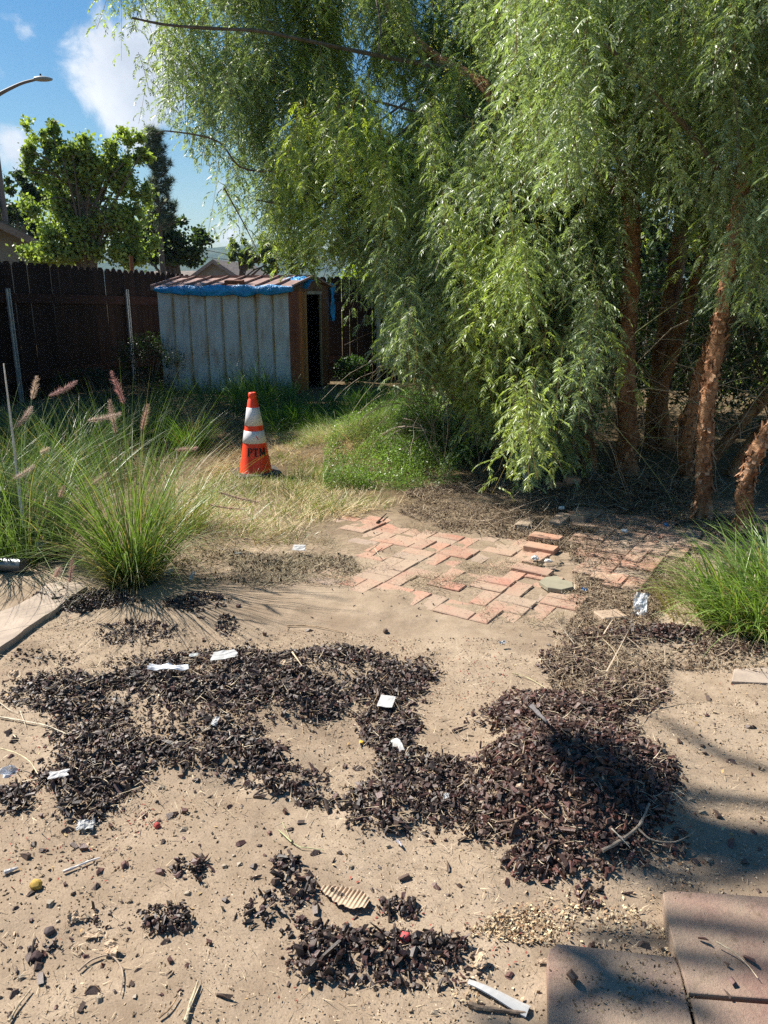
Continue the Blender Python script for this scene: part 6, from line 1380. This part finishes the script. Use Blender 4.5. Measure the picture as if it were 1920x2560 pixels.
mb.add(V, [[k * 12 + q, k * 12 + (q + 1) % 12, (k + 1) * 12 + (q + 1) % 12, (k + 1) * 12 + q] for k in range(n_) for q in range(12)]); mb.add(V[:12], [list(range(12))]); mb.add(V[-12:], [list(range(12))])
lh = mb.build('lamp_head', M['lampgray'], lamp, smooth=True); mb = MB(); tube(mb, [h0 + np.array([.2, 0, .08]), h0 + np.array([.2, 0, .17])], [.035, .03], 8, 2); mb.build('photocell', M['black'], lh)
mb = MB(); a_ = A(480, 618, 70); b_ = A(640, 650, 70); tube(mb, [a_, b_], [.025, .025], 4, 12); tag(mb.build('power_line', M['black']), 'thin dark overhead cable crossing in front of the far hills, upper one', 'cable')
mb = MB(); a_ = A(480, 640, 70); b_ = A(640, 656, 70); tube(mb, [a_, b_], [.025, .025], 4, 12); tag(mb.build('power_line', M['black']), 'thin dark overhead cable crossing in front of the far hills, lower one', 'cable')
mb = MB(); a_ = A(334, 720, 17); tube(mb, [(a_[0], 17, 0), (a_[0], 17, A(334, 640, 17)[2])], [.04, .04], 8, 3, (.25, .1, .05)); tag(mb.build('rusty_post', M['stick']), 'thin rusty post sticking up just behind the left fence', 'post')
# overhanging boughs above the camera's view that throw the soft streaks on the pavers
ob_ = empty('overhanging_tree', (-6.3, 5.6, 0), 'tree beyond the left fence outside the frame, its boughs reaching over the yard', 'tree')
mb = MB(); tube(mb, [(-10.2, 9.6, 0), (-10.1, 9.6, 3), (-9.6, 9.2, 6.0), (-8.2, 8.0, 8.6)], [.25, .2, .16, .1], 10, 20, rough=.1); mb.build('trunk', M['graybark'], ob_)
mb = MB()
for (cx, cy, cz, r_) in [(-6.9, 12.9, 6.7, 1.0), (-7.3, 11.6, 6.3, 1.1), (-6.5, 13.6, 7.2, 1.0), (-7.6, 14.6, 7.0, 1.2), (-8.6, 12.2, 5.6, 1.3), (-9.4, 12.6, 6.4, 1.3), (-7.9, 12.8, 5.0, 1.0), (-8.4, 10.6, 5.4, 1.1), (-9.3, 11.2, 6.3, 1.3), (-8.9, 13.8, 5.6, 1.2), (-9.6, 9.9, 6.2, 1.2)]:
    n = 1500; u = RNG.normal(0, 1, (n, 3)); u /= np.linalg.norm(u, axis=1)[:, None]; P = u * (ra(.2, 1, n) ** .5)[:, None] * r_ + np.array([cx, cy, cz]); leaflets(mb, P, (.1, .2), (.06, .11, .03), .3, .3, .7)
mb.build('crown', M['leaf'], ob_)
def over(px, py, h): 
    """point at height h that shades the ground seen at that pixel"""
    g_ = on(px, py, 0.03); return g_ + SV / SV[2] * h
mb = MB()
STK = [((1650, 1800), (1780, 1880), (1960, 1930), .035), ((1560, 1900), (1750, 1980), (1980, 2010), .05), ((1380, 1860), (1500, 1960), (1700, 2060), (1980, 2100), .10), ((1500, 2150), (1700, 2180), (1980, 2160), .05), ((1640, 2230), (1800, 2265), (2000, 2300), .035),
       ((1440, 2330), (1700, 2350), (1980, 2390), .05), ((1390, 2390), (1500, 2450), (1620, 2560), .06), ((1500, 2400), (1760, 2440), (2000, 2470), .045), ((1380, 2540), (1600, 2500), (1800, 2600), .06), ((1150, 2520), (1300, 2580), (1500, 2620), .05), ((1700, 2120), (1850, 2130), (2000, 2110), .045),
       ((560, 1440), (700, 1470), (860, 1500), .012), ((300, 1450), (600, 1535), (790, 1560), .010)]
for s_ in STK:
    hh_ = 6.2 if s_[-1] > .02 else 4.5
    P = [over(a_, b_, hh_ + random.uniform(-.3, .3)) for a_, b_ in s_[:-1]]; tube(mb, P, [s_[-1] * .55, s_[-1] * .72, s_[-1] * .5] if len(P) == 3 else [s_[-1] * .5, s_[-1], s_[-1], s_[-1] * .5], 7, 20, rough=.2)
mb.build('bough', M['graybark'], ob_)

# ------------------------------------------------------------------ haze
mb = MB(); box(mb, (-3000, -60, -4), (6000, 0, 0), (0, 2120, 0), (0, 0, 176))
hz_m = bpy.data.materials.new('haze_air'); hz_m.use_nodes = True; nt = hz_m.node_tree; nt.nodes.clear(); out = nt.nodes.new('ShaderNodeOutputMaterial'); pv = nt.nodes.new('ShaderNodeVolumePrincipled')
pv.inputs['Density'].default_value = 0.00020; pv.inputs['Color'].default_value = (.42, .62, .92, 1); nt.links.new(pv.outputs[0], out.inputs['Volume'])
hzo = mb.build('haze', hz_m); tag(hzo, kind='stuff'); 
print('objects', len(scene.objects))
